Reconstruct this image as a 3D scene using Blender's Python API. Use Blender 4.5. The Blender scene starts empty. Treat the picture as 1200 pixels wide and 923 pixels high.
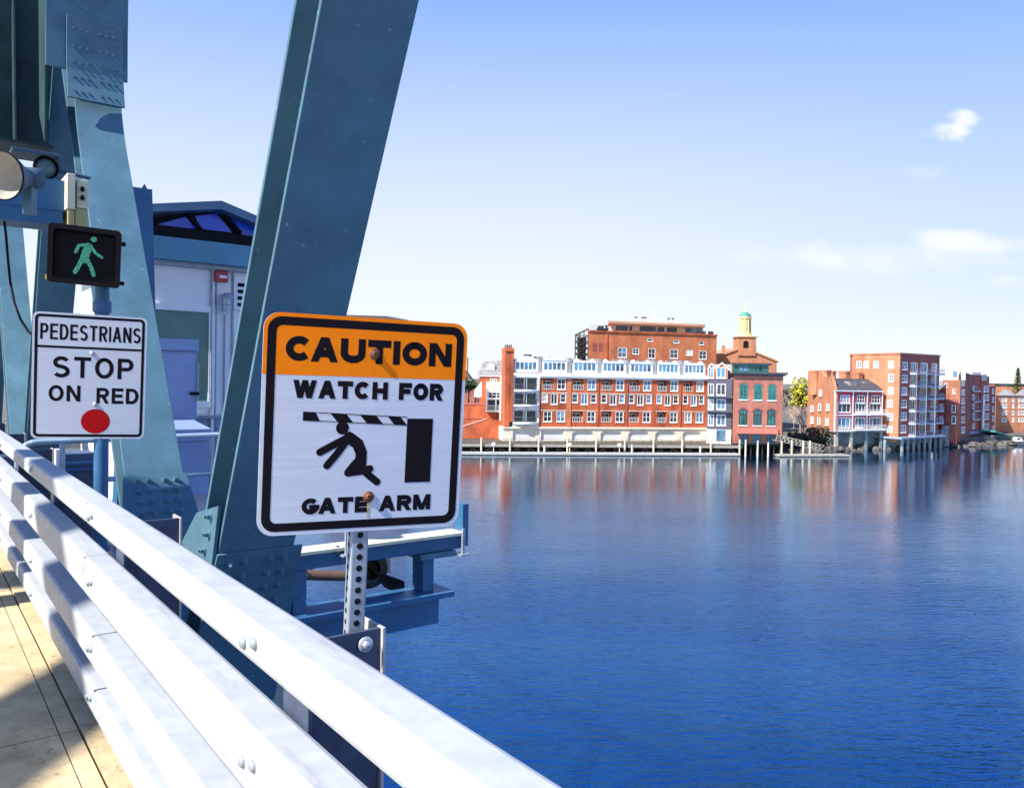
import bpy, math, random
from mathutils import Vector, Matrix
random.seed(7)
C = bpy.context.scene.collection
R_ = math.radians

# ---------------------------------------------------------------- camera, sky, sun, exposure
F_PX, CX, CY = 933.0, 600.0, 461.5
EYE = Vector((0, 0, 13.0))
ROT = Matrix.Rotation(R_(90 - 1.17), 3, 'X') @ Matrix.Rotation(R_(1.0), 3, 'Z')
cam = bpy.data.cameras.new('camera')
cam.sensor_width = 36.0
cam.lens = 36.0 * F_PX / 1200.0
cam.clip_start, cam.clip_end = 0.05, 20000
cam_o = bpy.data.objects.new('camera', cam)
cam_o.matrix_world = Matrix.Translation(EYE) @ ROT.to_4x4()
C.objects.link(cam_o)
sc = bpy.context.scene
sc.camera = cam_o

PHI = R_(37.476)
AX_D = Vector((-math.sin(PHI), math.cos(PHI), 0))      # along the bridge
AX_R = Vector((math.cos(PHI), math.sin(PHI), 0))       # across it, towards the river
L_DIR = (AX_R * 1.0 + AX_D * 0.01 + Vector((0, 0, -0.95))).normalized()
SUN = -L_DIR

world = bpy.data.worlds.new('World')
sc.world = world
world.use_nodes = True
wn, wl = world.node_tree.nodes, world.node_tree.links
wn.clear()
def N(tree, typ, **kw):
    n = tree.nodes.new(typ)
    for k, v in kw.items():
        if k.startswith('i_'):
            n.inputs[int(k[2:])].default_value = v
        else:
            setattr(n, k, v)
    return n
wt = world.node_tree
sky = N(wt, 'ShaderNodeTexSky', sky_type='NISHITA', sun_disc=False, sun_elevation=math.asin(SUN.z),
        sun_rotation=math.atan2(SUN.x, SUN.y), air_density=1.0, dust_density=0.3, ozone_density=3.0)
hsv = N(wt, 'ShaderNodeHueSaturation'); hsv.inputs['Saturation'].default_value = 1.3; hsv.inputs['Hue'].default_value = 0.505
tint = N(wt, 'ShaderNodeMix', data_type='RGBA', blend_type='MULTIPLY'); tint.inputs['Factor'].default_value = 1.0; tint.inputs['B'].default_value = (1.01, 1.0, 1.05, 1)
wl.new(sky.outputs[0], tint.inputs['A'])
spb = N(wt, 'ShaderNodeSeparateXYZ'); wl.new(tint.outputs['Result'], spb.inputs[0])
dv_ = N(wt, 'ShaderNodeMath', operation='DIVIDE'); dv_.inputs[0].default_value = 2.7; wl.new(spb.outputs[2], dv_.inputs[1])
mn_ = N(wt, 'ShaderNodeMath', operation='MINIMUM'); mn_.inputs[0].default_value = 1.0; wl.new(dv_.outputs[0], mn_.inputs[1])
lim = N(wt, 'ShaderNodeVectorMath', operation='SCALE'); wl.new(tint.outputs['Result'], lim.inputs[0]); wl.new(mn_.outputs[0], lim.inputs['Scale'])
wl.new(lim.outputs[0], hsv.inputs['Color'])
bg = N(wt, 'ShaderNodeBackground'); bg.inputs['Strength'].default_value = 0.15
out = N(wt, 'ShaderNodeOutputWorld')
# a few clouds of the sky itself, placed by direction
tc = N(wt, 'ShaderNodeTexCoord'); sep = N(wt, 'ShaderNodeSeparateXYZ'); wl.new(tc.outputs['Generated'], sep.inputs[0])
def M(op, a, b=None):
    n = N(wt, 'ShaderNodeMath', operation=op)
    for i, v in enumerate((a, b)):
        if v is None: continue
        if isinstance(v, (int, float)): n.inputs[i].default_value = v
        else: wl.new(v, n.inputs[i])
    return n.outputs[0]
ymx = M('MAXIMUM', sep.outputs['Y'], 0.02)
cu, cv = M('DIVIDE', sep.outputs['X'], ymx), M('DIVIDE', sep.outputs['Z'], ymx)
comb = N(wt, 'ShaderNodeCombineXYZ'); wl.new(cu, comb.inputs[0]); wl.new(M('MULTIPLY', cv, 1.6), comb.inputs[1])
def noise(scale, det):
    n = N(wt, 'ShaderNodeTexNoise'); n.inputs['Scale'].default_value = scale; n.inputs['Detail'].default_value = det
    wl.new(comb.outputs[0], n.inputs['Vector']); return n.outputs[0]
n1, n2 = noise(26, 6), noise(9, 6)
def ray(px, py):
    return ROT @ Vector(((px - CX) / F_PX, (CY - py) / F_PX, -1))
def cloud(px, py, rx, ry, nz, amp, soft, gain):
    q = ray(px, py); u0, v0 = q.x / q.y, q.z / q.y
    du = M('POWER', M('ABSOLUTE', M('DIVIDE', M('SUBTRACT', cu, u0), rx / F_PX)), 2)
    dv = M('POWER', M('ABSOLUTE', M('DIVIDE', M('SUBTRACT', cv, v0), ry / F_PX)), 2)
    e = M('SUBTRACT', 1.0, M('ADD', du, dv))
    e = M('ADD', e, M('MULTIPLY', M('SUBTRACT', nz, 0.5), amp))
    n = N(wt, 'ShaderNodeMapRange', interpolation_type='SMOOTHSTEP'); wl.new(e, n.inputs[0])
    n.inputs[1].default_value, n.inputs[2].default_value, n.inputs[3].default_value, n.inputs[4].default_value = 0.0, soft, 0.0, gain
    return n.outputs[0]
mask = None
for a_ in ((1106, 151, 36, 15, n1, 4.2, 1.6, 0.9), (1128, 139, 24, 14, n1, 3.6, 1.5, 0.85),
           (1035, 302, 150, 24, n2, 3.2, 1.7, 0.85), (1135, 284, 85, 18, n2, 2.8, 1.5, 0.9),
           (880, 300, 40, 16, n2, 2.4, 1.5, 0.35), (1178, 329, 26, 9, n1, 2.0, 1.2, 0.5), (1080, 202, 40, 9, n2, 2.6, 1.8, 0.25)):
    m_ = cloud(*a_)
    mask = m_ if mask is None else M('MAXIMUM', mask, m_)
# pale bright haze of the sky towards the horizon
el = M('ARCSINE', M('MAXIMUM', sep.outputs['Z'], 0.0))
hz_ = N(wt, 'ShaderNodeMapRange', interpolation_type='SMOOTHSTEP'); wl.new(el, hz_.inputs[0])
for i_, v_ in ((1, 0.0), (2, 0.64), (3, 0.98), (4, 0.0)): hz_.inputs[i_].default_value = v_
hm = N(wt, 'ShaderNodeMix', data_type='RGBA'); az_ = N(wt, 'ShaderNodeMapRange', interpolation_type='SMOOTHSTEP'); wl.new(cu, az_.inputs[0])
for i_, v_ in ((1, 0.0), (2, 0.75), (3, 1.0), (4, 0.72)): az_.inputs[i_].default_value = v_
wl.new(M('MULTIPLY', hz_.outputs[0], az_.outputs[0]), hm.inputs['Factor']); wl.new(hsv.outputs[0], hm.inputs['A'])
hm.inputs['B'].default_value = (2.45, 2.58, 2.74, 1)
mx = N(wt, 'ShaderNodeMix', data_type='RGBA')
wl.new(mask, mx.inputs['Factor']); wl.new(hm.outputs['Result'], mx.inputs['A'])
mx.inputs['B'].default_value = (2.75, 2.8, 2.9, 1)
wl.new(mx.outputs['Result'], bg.inputs['Color'])
wl.new(bg.outputs[0], out.inputs[0])

sun = bpy.data.lights.new('sun', 'SUN')
sun.energy, sun.angle, sun.color = 4.0, R_(0.5), (1.0, 0.93, 0.82)
sun_o = bpy.data.objects.new('sun', sun)
sun_o.rotation_euler = L_DIR.to_track_quat('-Z', 'Y').to_euler()
C.objects.link(sun_o)

vs = sc.view_settings
vs.view_transform, vs.look, vs.exposure, vs.gamma = 'Standard', 'None', 1.35, 1.0
sc.cycles.max_bounces = 6
sc.cycles.use_denoising = True

# ---------------------------------------------------------------- materials
MATS = {}
def mat(name, col, rough=0.6, metal=0.0, var=0.12, scale=3.0, bump=0.0, spec=0.5, col2=None, speck=0.0, stretch=None):
    if name in MATS: return MATS[name]
    m = bpy.data.materials.new(name); m.use_nodes = True
    t = m.node_tree; b = t.nodes['Principled BSDF']
    b.inputs['Roughness'].default_value = rough; b.inputs['Metallic'].default_value = metal
    b.inputs['Specular IOR Level'].default_value = spec
    co = N(t, 'ShaderNodeTexCoord'); vec = co.outputs['Object']
    if stretch:
        mp = N(t, 'ShaderNodeMapping'); mp.inputs['Scale'].default_value = stretch
        t.links.new(vec, mp.inputs[0]); vec = mp.outputs[0]
    nz = N(t, 'ShaderNodeTexNoise'); nz.inputs['Scale'].default_value = scale; nz.inputs['Detail'].default_value = 8
    nz.inputs['Roughness'].default_value = 0.65
    t.links.new(vec, nz.inputs['Vector'])
    rp = N(t, 'ShaderNodeValToRGB')
    c2 = col2 or tuple(c * (1 - 2.2 * var) for c in col)
    c1 = tuple(min(1, c * (1 + var)) for c in col)
    rp.color_ramp.elements[0].position, rp.color_ramp.elements[1].position = 0.32, 0.68
    rp.color_ramp.elements[0].color = (*c2, 1); rp.color_ramp.elements[1].color = (*c1, 1)
    t.links.new(nz.outputs[0], rp.inputs[0]); c_out = rp.outputs[0]
    if speck:
        n3 = N(t, 'ShaderNodeTexNoise'); n3.inputs['Scale'].default_value = scale * 9; n3.inputs['Detail'].default_value = 3
        t.links.new(co.outputs['Object'], n3.inputs['Vector'])
        r3 = N(t, 'ShaderNodeValToRGB'); r3.color_ramp.elements[0].position, r3.color_ramp.elements[1].position = 0.68, 0.76
        t.links.new(n3.outputs[0], r3.inputs[0])
        mm = N(t, 'ShaderNodeMix', data_type='RGBA'); mm.inputs['B'].default_value = (*[min(1, c * 2.2 + .1) for c in col], 1)
        ml = N(t, 'ShaderNodeMath', operation='MULTIPLY'); ml.inputs[1].default_value = speck
        t.links.new(r3.outputs[0], ml.inputs[0]); t.links.new(ml.outputs[0], mm.inputs['Factor']); t.links.new(c_out, mm.inputs['A'])
        c_out = mm.outputs['Result']
    t.links.new(c_out, b.inputs['Base Color'])
    if bump:
        bp = N(t, 'ShaderNodeBump'); bp.inputs['Strength'].default_value = bump; bp.inputs['Distance'].default_value = 0.02
        t.links.new(nz.outputs[0], bp.inputs['Height']); t.links.new(bp.outputs[0], b.inputs['Normal'])
    MATS[name] = m
    return m
def brick(name, col, mortar=None, var=0.15):
    if name in MATS: return MATS[name]
    m = mat(name, col, 0.85, var=var, scale=0.45, stretch=(1, 1, .5))
    t = m.node_tree; b = t.nodes['Principled BSDF']
    src = b.inputs['Base Color'].links[0].from_socket
    co = N(t, 'ShaderNodeTexCoord'); mp = N(t, 'ShaderNodeMapping')
    sp = N(t, 'ShaderNodeSeparateXYZ'); cb = N(t, 'ShaderNodeCombineXYZ'); ad = N(t, 'ShaderNodeMath', operation='ADD')
    t.links.new(co.outputs['Object'], sp.inputs[0])
    t.links.new(sp.outputs[0], ad.inputs[0]); t.links.new(sp.outputs[1], ad.inputs[1])
    t.links.new(ad.outputs[0], cb.inputs[0]); t.links.new(sp.outputs[2], cb.inputs[1])
    br = N(t, 'ShaderNodeTexBrick'); br.inputs['Scale'].default_value = 1.0
    br.inputs['Brick Width'].default_value = 0.5; br.inputs['Row Height'].default_value = 0.18; br.inputs['Mortar Size'].default_value = 0.02
    br.inputs['Color1'].default_value = (1, 1, 1, 1); br.inputs['Color2'].default_value = (0.72, 0.72, 0.72, 1); br.inputs['Mortar'].default_value = (0.85, 0.85, 0.8, 1)
    t.links.new(cb.outputs[0], br.inputs['Vector'])
    mm = N(t, 'ShaderNodeMix', data_type='RGBA', blend_type='MULTIPLY'); mm.inputs['Factor'].default_value = 0.8
    t.links.new(src, mm.inputs['A']); t.links.new(br.outputs[0], mm.inputs['B']); t.links.new(mm.outputs['Result'], b.inputs['Base Color'])
    return m
def emit(name, col, s):
    m = mat(name, col, 0.4, var=0.25, scale=60)
    b = m.node_tree.nodes['Principled BSDF']
    t = m.node_tree; vo = N(t, 'ShaderNodeTexVoronoi'); vo.inputs['Scale'].default_value = 85; co = N(t, 'ShaderNodeTexCoord'); t.links.new(co.outputs['Object'], vo.inputs['Vector'])
    r = N(t, 'ShaderNodeMapRange'); t.links.new(vo.outputs['Distance'], r.inputs[0]); r.inputs[1].default_value, r.inputs[2].default_value, r.inputs[3].default_value, r.inputs[4].default_value = .2, .6, s * 1.5, s * .2
    b.inputs['Emission Color'].default_value = (*col, 1); t.links.new(r.outputs[0], b.inputs['Emission Strength'])
    return m
STEEL = mat('blue grey bridge paint', (0.078, 0.166, 0.228), 0.45, var=0.12, scale=2.2, speck=0.4, spec=.3)
STEEL2 = mat('blue bridge paint', (0.035, 0.125, 0.26), 0.45, var=0.12, scale=2.0, speck=0.25, spec=.3)
BOLT = mat('painted bolt', (0.10, 0.19, 0.26), 0.4)
GALV = mat('galvanised rail', (0.385, 0.415, 0.465), 0.5, metal=0.0, var=0.06, scale=5, spec=0.3, col2=(0.325, 0.355, 0.405), stretch=(2, 2, 2))
def wear(m, amount, scale, lo, hi, tone, rot=PHI, st=(9, 1.1, 9)):
    t = m.node_tree; b = t.nodes['Principled BSDF']; src = b.inputs['Base Color'].links[0].from_socket
    co = N(t, 'ShaderNodeTexCoord'); m1 = N(t, 'ShaderNodeMapping'); m1.inputs['Rotation'].default_value = (0, 0, -rot); m2 = N(t, 'ShaderNodeMapping'); m2.inputs['Scale'].default_value = st
    t.links.new(co.outputs['Object'], m1.inputs[0]); t.links.new(m1.outputs[0], m2.inputs[0])
    n = N(t, 'ShaderNodeTexNoise'); n.inputs['Scale'].default_value = scale; n.inputs['Detail'].default_value = 7; n.inputs['Roughness'].default_value = .7
    t.links.new(m2.outputs[0], n.inputs['Vector'])
    r = N(t, 'ShaderNodeMapRange'); t.links.new(n.outputs[0], r.inputs[0]); r.inputs[1].default_value, r.inputs[2].default_value, r.inputs[4].default_value = lo, hi, amount
    x = N(t, 'ShaderNodeMix', data_type='RGBA'); x.inputs['B'].default_value = (*tone, 1)
    t.links.new(r.outputs[0], x.inputs['Factor']); t.links.new(src, x.inputs['A']); t.links.new(x.outputs['Result'], b.inputs['Base Color'])
wear(GALV, .6, 1.6, .57, .74, (.20, .20, .21)); wear(GALV, .4, 7, .66, .74, (.24, .20, .16), st=(3, 3, 3)); wear(GALV, .5, 1.0, .62, .8, (.62, .65, .69))
wear(STEEL, .35, 1.2, .58, .75, (.05, .09, .12), st=(3, 3, .5)); wear(STEEL, .5, 9, .72, .78, (.16, .10, .07), st=(1, 1, .6)); wear(STEEL2, .35, 1.2, .58, .75, (.03, .06, .11), st=(3, 3, .5))
GALVLIT = mat('sunlit post flange', (.42, .41, .40), .5, var=.08, scale=10, spec=.2)  # sunlight on the flanges put into a paler copy of the post steel
POSTSH = mat('shaded post steel', (0.06, 0.08, 0.13), 0.5, var=0.15, scale=12, spec=.2)  # shade on the post webs put into a darker colour
SHADEP = mat('shaded bridge paint', (0.028, 0.062, 0.066), 0.55, var=0.15, scale=3, spec=.2)  # bridge paint darkened to carry the shade of the overhead steel
GALVD = mat('galvanised post', (0.30, 0.35, 0.42), 0.45, metal=0.2, var=0.12, scale=12, spec=.3)
BLACK = mat('black paint', (0.008, 0.006, 0.010), 0.6, var=0.05, spec=.08)
WHITE = mat('white retroreflective sheet', (0.52, 0.56, 0.66), 0.5, var=0.045, scale=2, spec=.2, stretch=(2, 2, 70))
ORANGE = mat('orange retroreflective sheet', (0.85, 0.205, 0.003), 0.5, var=0.03, scale=40, spec=.1)
RED = mat('red print', (0.45, 0.004, 0.008), 0.5, var=0.1, spec=.1)
ALU = mat('sign edge aluminium', (0.6, 0.62, 0.66), 0.4, metal=0.6)
RUST = mat('rusty bolt', (0.22, 0.075, 0.03), 0.8, var=0.5, scale=60)
RUSTY = mat('rust streak', (0.55, 0.40, 0.16), 0.8, var=0.3, scale=40)
CONC = mat('concrete sidewalk', (0.54, 0.43, 0.265), 0.95, var=0.12, scale=5, bump=0.6, speck=0.25, spec=.1)
wear(CONC, .5, 2.2, .56, .72, (.24, .19, .12), st=(1, 1, 1)); wear(CONC, .65, 24, .58, .66, (.13, .10, .07), st=(1, 1, 1))
ROADM = mat('asphalt road', (0.055, 0.055, 0.06), 0.9, scale=6, bump=0.2)
CREAM = mat('cream bracket paint', (0.72, 0.66, 0.47), 0.5)
HORN = mat('grey horn', (0.06, 0.10, 0.15), 0.45, spec=.2)
HORNIN = mat('horn inside', (0.42, 0.40, 0.35), 0.6, spec=.2)
PANEL = mat('pale house panel', (0.78, 0.78, 0.82), 0.5, var=0.03)
PANELW = mat('white house trim', (0.78, 0.78, 0.80), 0.5, var=0.03)
TEAL = mat('teal fascia', (0.07, 0.24, 0.36), 0.45, var=0.06)
TGLASS = mat('teal window glass', (0.01, 0.17, 0.19), 0.06, var=0.2, scale=0.7)
BGLASS = mat('blue skylight glass', (0.02, 0.09, 0.75), 0.2, var=0.15, scale=0.7)
DARK = mat('dark soffit', (0.010, 0.011, 0.016), 0.7, spec=.1)
CAB = mat('grey blue cabinet', (0.22, 0.30, 0.52), 0.5, var=0.06)
BRK = brick('orange red brick', (0.52, 0.115, 0.042), var=.26)
BRK2 = brick('orange brick', (0.58, 0.19, 0.085))
BRK3 = brick('rose brick', (0.46, 0.17, 0.115))
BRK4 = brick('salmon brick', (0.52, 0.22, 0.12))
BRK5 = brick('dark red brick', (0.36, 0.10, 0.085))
WTRIM = mat('white trim', (0.80, 0.81, 0.80), 0.6, var=0.03)
STONE = mat('cream stone base', (0.72, 0.66, 0.54), 0.8, var=0.1, scale=1.2)
GARAGE = mat('garage door', (0.66, 0.67, 0.66), 0.6, var=0.06, stretch=(.2, .2, 4))
GLASS = mat('dark window glass', (0.035, 0.05, 0.065), 0.12, var=0.7, scale=0.35)
GLASSB = mat('bluish window glass', (0.10, 0.22, 0.34), 0.12, var=0.6, scale=0.35)
GLASSG = mat('green window glass', (0.03, 0.14, 0.13), 0.12, var=0.6, scale=0.5)
ROOFG = mat('grey shingle roof', (0.26, 0.25, 0.25), 0.9, var=0.2, scale=1.5)
ROOFD = mat('dark slate roof', (0.06, 0.06, 0.075), 0.8, var=0.2, scale=1.5)
SLATE = mat('dark clapboard', (0.085, 0.085, 0.12), 0.8, stretch=(.3, .3, 6))
REDP = mat('red clapboard', (0.56, 0.03, 0.06), 0.7, var=0.1, stretch=(.3, .3, 6))
REDD = mat('dark red clapboard', (0.32, 0.045, 0.06), 0.7, var=0.1, stretch=(.3, .3, 6))
WOOD = mat('weathered timber', (0.10, 0.085, 0.065), 0.9, var=0.3, scale=2)
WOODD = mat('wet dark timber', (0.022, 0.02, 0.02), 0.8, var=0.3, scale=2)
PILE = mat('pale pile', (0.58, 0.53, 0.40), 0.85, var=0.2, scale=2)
GREYT = mat('pale grey timber', (.36, .34, .29), .9, var=.2)
DOCKW = mat('pale float', (0.40, 0.39, 0.36), 0.8, var=0.1)
CONCG = mat('grey retaining concrete', (0.24, 0.29, 0.30), 0.9, var=0.25, scale=0.5)
RAILB = mat('balcony railing', (0.20, 0.25, 0.42), 0.5)
AWN = mat('red awning', (0.46, 0.12, 0.09), 0.7)
COPPER = mat('green copper', (0.06, 0.27, 0.20), 0.7)
BLIND = mat('window with pale blind', (.42, .44, .45), .35, var=.3, scale=.5)
BELF = mat('yellow white belfry', (0.82, 0.68, 0.30), 0.6, var=0.05)
LEAFY = mat('yellow green leaf', (0.40, 0.38, 0.02), 0.7, var=0.4, scale=1.0)
LEAFG = mat('green leaf', (0.05, 0.11, 0.03), 0.7, var=0.4, scale=1.0)
BARK = mat('grey bark', (0.20, 0.16, 0.14), 0.9, var=0.2)
LAND = mat('shore ground', (0.13, 0.12, 0.10), 0.95, var=0.3, scale=0.3)
ROCK = mat('shore rock', (0.10, 0.09, 0.085), 0.95, var=0.4, scale=0.8)

# ---------------------------------------------------------------- helpers
def at(px, py, D):
    q = ray(px, py); return EYE + q * (D / q.y)
DECK = EYE.z - 1.75
BR = Matrix((( AX_R.x, AX_D.x, 0, 0), (AX_R.y, AX_D.y, 0, 0), (0, 0, 1, DECK), (0, 0, 0, 1)))   # local (a, t, z above deck)
def on_a(px, py, a):
    q = ray(px, py); k = a / q.dot(AX_R); p = q * k; return p.dot(AX_D), p.z + 1.75
def on_t(px, py, t):
    q = ray(px, py); k = t / q.dot(AX_D); p = q * k; return p.dot(AX_R), p.z + 1.75
def on_z(px, py, z):
    q = ray(px, py); k = (z - 1.75) / q.z; p = q * k; return p.dot(AX_R), p.dot(AX_D)
def frame(o, x, y, z):
    return Matrix(((x.x, y.x, z.x, o.x), (x.y, y.y, z.y, o.y), (x.z, y.z, z.z, o.z), (0, 0, 0, 1)))
ID = Matrix.Identity(4)
class MB:
    def __init__(s, F=ID): s.v, s.f, s.F, s.mi, s.cur, s.sm = [], [], F, [], 0, []
    def add(s, vs, fs, smooth=False):
        b = len(s.v); s.v += [s.F @ Vector(p) for p in vs]
        for f in fs: s.f.append([b + i for i in f]); s.mi.append(s.cur); s.sm.append(smooth)
        return s
    def box(s, lo, hi):
        x0, y0, z0 = [min(a, b) for a, b in zip(lo, hi)]; x1, y1, z1 = [max(a, b) for a, b in zip(lo, hi)]
        return s.add([(x0,y0,z0),(x1,y0,z0),(x1,y1,z0),(x0,y1,z0),(x0,y0,z1),(x1,y0,z1),(x1,y1,z1),(x0,y1,z1)],
              [(0,3,2,1),(4,5,6,7),(0,1,5,4),(1,2,6,5),(2,3,7,6),(3,0,4,7)])
    def prism(s, pts, axis, lo, hi):
        def m(p, e): return {'z': (p[0], p[1], e), 'y': (p[0], e, p[1]), 'x': (e, p[0], p[1])}[axis]
        n = len(pts)
        return s.add([m(p, lo) for p in pts] + [m(p, hi) for p in pts],
              [tuple(range(n))[::-1], tuple(range(n, 2*n))] + [(i, (i+1) % n, n + (i+1) % n, n + i) for i in range(n)])
    def cyl(s, p0, p1, r0, r1=None, n=12, caps=True, smooth=True):
        r1 = r0 if r1 is None else r1
        p0, p1 = Vector(p0), Vector(p1); d = (p1 - p0).normalized()
        u = d.orthogonal().normalized(); w = d.cross(u)
        vs = [p + (u * math.cos(2*math.pi*i/n) + w * math.sin(2*math.pi*i/n)) * r for p, r in ((p0, r0), (p1, r1)) for i in range(n)]
        s.add(vs, [(i, (i+1) % n, n + (i+1) % n, n + i) for i in range(n)], smooth)
        if caps: s.add(vs, [tuple(range(n))[::-1], tuple(range(n, 2*n))])
        return s
    def tube(s, pts, r, n=8):
        for a, b in zip(pts, pts[1:]): s.cyl(a, b, r, n=n)
        return s
    def lathe(s, base, axis, prof, n=20):          # prof: (distance along axis, radius)
        base, d = Vector(base), Vector(axis).normalized(); u = d.orthogonal().normalized(); w = d.cross(u)
        vs = [base + d * h + (u * math.cos(2*math.pi*i/n) + w * math.sin(2*math.pi*i/n)) * r for h, r in prof for i in range(n)]
        return s.add(vs, [(k*n+i, k*n+(i+1) % n, (k+1)*n+(i+1) % n, (k+1)*n+i) for k in range(len(prof)-1) for i in range(n)], True)
    def build(s, name, m, parent=None, bevel=0, **tags):
        me = bpy.data.meshes.new(name)
        root = parent
        off = Vector((0, 0, 0))
        while root is not None:
            off = off + root.location; root = root.parent
        loc = Vector((0, 0, 0))
        if parent is None and s.v:
            xs = [[p[i] for p in s.v] for i in range(3)]
            loc = Vector(((min(xs[0])+max(xs[0]))/2, (min(xs[1])+max(xs[1]))/2, min(xs[2]))); off = loc
        me.from_pydata([tuple(p - off) for p in s.v], [], s.f)
        for mm in (m if isinstance(m, (list, tuple)) else [m]): me.materials.append(mm)
        for p, i, q in zip(me.polygons, s.mi, s.sm): p.material_index = i; p.use_smooth = q
        me.update()
        o = bpy.data.objects.new(name, me); C.objects.link(o); o.location = loc; o.parent = parent
        if bevel:
            md = o.modifiers.new('bevel', 'BEVEL'); md.width = bevel; md.segments = 2; md.limit_method = 'ANGLE'
        for k, v in tags.items(): o[k] = v
        return o
def thing(name, label, cat, loc, group=None):
    o = bpy.data.objects.new(name, None); C.objects.link(o); o.location = Vector(loc); o.empty_display_size = .2
    o['label'], o['category'] = label, cat
    if group: o['group'] = group
    return o
def structure(mb, name, m, **k): return mb.build(name, m, kind='structure', **k)
def dup(o, loc, label=None):
    r = o.copy(); C.objects.link(r); r.location = loc
    if label: r['label'] = label
    for ch in o.children:
        c = ch.copy(); C.objects.link(c); c.parent = r
        for g in ch.children:
            d = g.copy(); C.objects.link(d); d.parent = c
    return r

# ---------------------------------------------------------------- stroke lettering (flat printed shapes)
def arc(cx, cy, rx, ry, a0, a1, n=16):
    return [(cx + rx*math.cos(R_(a0+(a1-a0)*i/n)), cy + ry*math.sin(R_(a0+(a1-a0)*i/n))) for i in range(n+1)]
GL = {
 'A': (1.0, [[(0,0),(.5,1)], [(1,0),(.5,1)], [(.2,.27),(.8,.27)]]),
 'C': (.95, [arc(.5,.5,.5,.5,42,318)]),
 'D': (.92, [[(0,0),(0,1)], [(0,1),(.45,1)]+arc(.45,.5,.55,.5,90,-90)+[(0,0)]]),
 'E': (.8, [[(0,0),(0,1)], [(0,1),(1,1)], [(0,.51),(.9,.51)], [(0,0),(1,0)]]),
 'F': (.78, [[(0,0),(0,1)], [(0,1),(1,1)], [(0,.5),(.85,.5)]]),
 'G': (1.0, [arc(.5,.5,.5,.5,45,330)+[(1,.42)], [(.58,.42),(1,.42)]]),
 'H': (.92, [[(0,0),(0,1)], [(1,0),(1,1)], [(0,.5),(1,.5)]]),
 'I': (0, [[(0,0),(0,1)]]),
 'M': (1.15, [[(0,0),(0,1)], [(1,0),(1,1)], [(0.02,1),(.5,0)], [(.98,1),(.5,0)]]),
 'N': (.92, [[(0,0),(0,1)], [(1,0),(1,1)], [(0,1),(1,0)]]),
 'O': (1.0, [arc(.5,.5,.5,.5,90,450,28)]),
 'P': (.82, [[(0,0),(0,1)], [(0,1),(.55,1)]+arc(.62,.735,.38,.265,90,-90)+[(0,.47)]]),
 'R': (.88, [[(0,0),(0,1)], [(0,1),(.55,1)]+arc(.62,.74,.36,.26,90,-90)+[(0,.48)], [(.5,.48),(1,0)]]),
 'S': (.86, [arc(.5,.755,.47,.245,25,235,14)+[(.5,.52)]+arc(.5,.245,.5,.255,70,-150,16)]),
 'T': (.86, [[(.5,0),(.5,1)], [(0,1),(1,1)]]),
 'U': (.92, [[(0,1),(0,.35)]+arc(.5,.35,.5,.35,180,360)+[(1,1)]]),
 'W': (1.45, [[(0,1),(.25,0)], [(.5,1),(.25,0)], [(.5,1),(.75,0)], [(1,1),(.75,0)]]),
}
def ribbon(pts, w, lo=None, hi=None, ext=True):
    h = w / 2; V2 = []
    for p in pts:
        if not V2 or (Vector(p) - V2[-1]).length > 1e-5: V2.append(Vector(p))
    n = len(V2); Ls, Rs = [], []
    for i in range(n):
        d0 = (V2[i] - V2[i-1]).normalized() if i > 0 else None
        d1 = (V2[i+1] - V2[i]).normalized() if i < n-1 else None
        d = ((d0 or d1) + (d1 or d0)).normalized(); nn = Vector((-d.y, d.x))
        k = h
        if d0 is not None and d1 is not None:
            k = h / max(.5, nn.dot(Vector((-d1.y, d1.x))))
        l, r = V2[i] + nn * k, V2[i] - nn * k
        if i in (0, n-1) and ext:
            dd = -d if i == 0 else d
            if abs(dd.y) > .35 and lo is not None:
                lim = lo if dd.y < 0 else hi
                if abs(V2[i].y - lim) < h * 1.2:
                    l = l + dd * ((lim - l.y) / dd.y); r = r + dd * ((lim - r.y) / dd.y)
            elif n == 2 or abs(dd.x) > .95:
                l = l + dd * h; r = r + dd * h
        Ls.append(l); Rs.append(r)
    return Ls, Rs
def lettering(mb, text, x0, x1, y0, y1, w, y_off, aspect=1.0, gap=.9):
    """letters in the local plane y = y_off, x to the right, z up; fitted between x0..x1 and y0..y1"""
    H = y1 - y0; h = w / 2; items, X = [], 0.0
    for ch in text:
        if ch == ' ': X += H * .45 * aspect; continue
        g = GL[ch]; cw = g[0] * (H - w) * aspect
        
        if items and ch == 'A' and text[text.index(ch) - 1] in 'CG': X -= .55 * w
        items.append((X, cw, g[1])); X += cw + w + gap * w
    tot = X - gap * w; k = (x1 - x0) / tot; e = 0
    for X, cw, strokes in items:
        sx0, sw = x0 + X * k + h, (cw + w) * k - w
        for st in strokes:
            slant = len(st) == 2 and st[0][0] != st[1][0] and st[0][1] != st[1][1]
            pts = [(sx0 + p[0] * sw, (y0 + p[1] * H) if slant and p[1] in (0, 1) else (y0 + h + p[1] * (H - w))) for p in st]
            Ls, Rs = ribbon(pts, w, y0, y1); n = len(Ls); yy = y_off - e; e += 5e-6
            for q_ in Ls + Rs: q_.x = min(max(q_.x, sx0 - h), sx0 + sw + h); q_.y = min(max(q_.y, y0), y1)
            mb.add([(p.x, yy, p.y) for p in Ls] + [(p.x, yy, p.y) for p in Rs], [(i, n+i, n+i+1, i+1) for i in range(n-1)])
def rrect(x0, z0, x1, z1, r, n=6):
    o = []
    for cx, cz, a in ((x1-r, z1-r, 0), (x0+r, z1-r, 90), (x0+r, z0+r, 180), (x1-r, z0+r, 270)):
        o += [(cx + r*math.cos(R_(a+90*i/n)), cz + r*math.sin(R_(a+90*i/n))) for i in range(n+1)]
    return o
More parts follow.
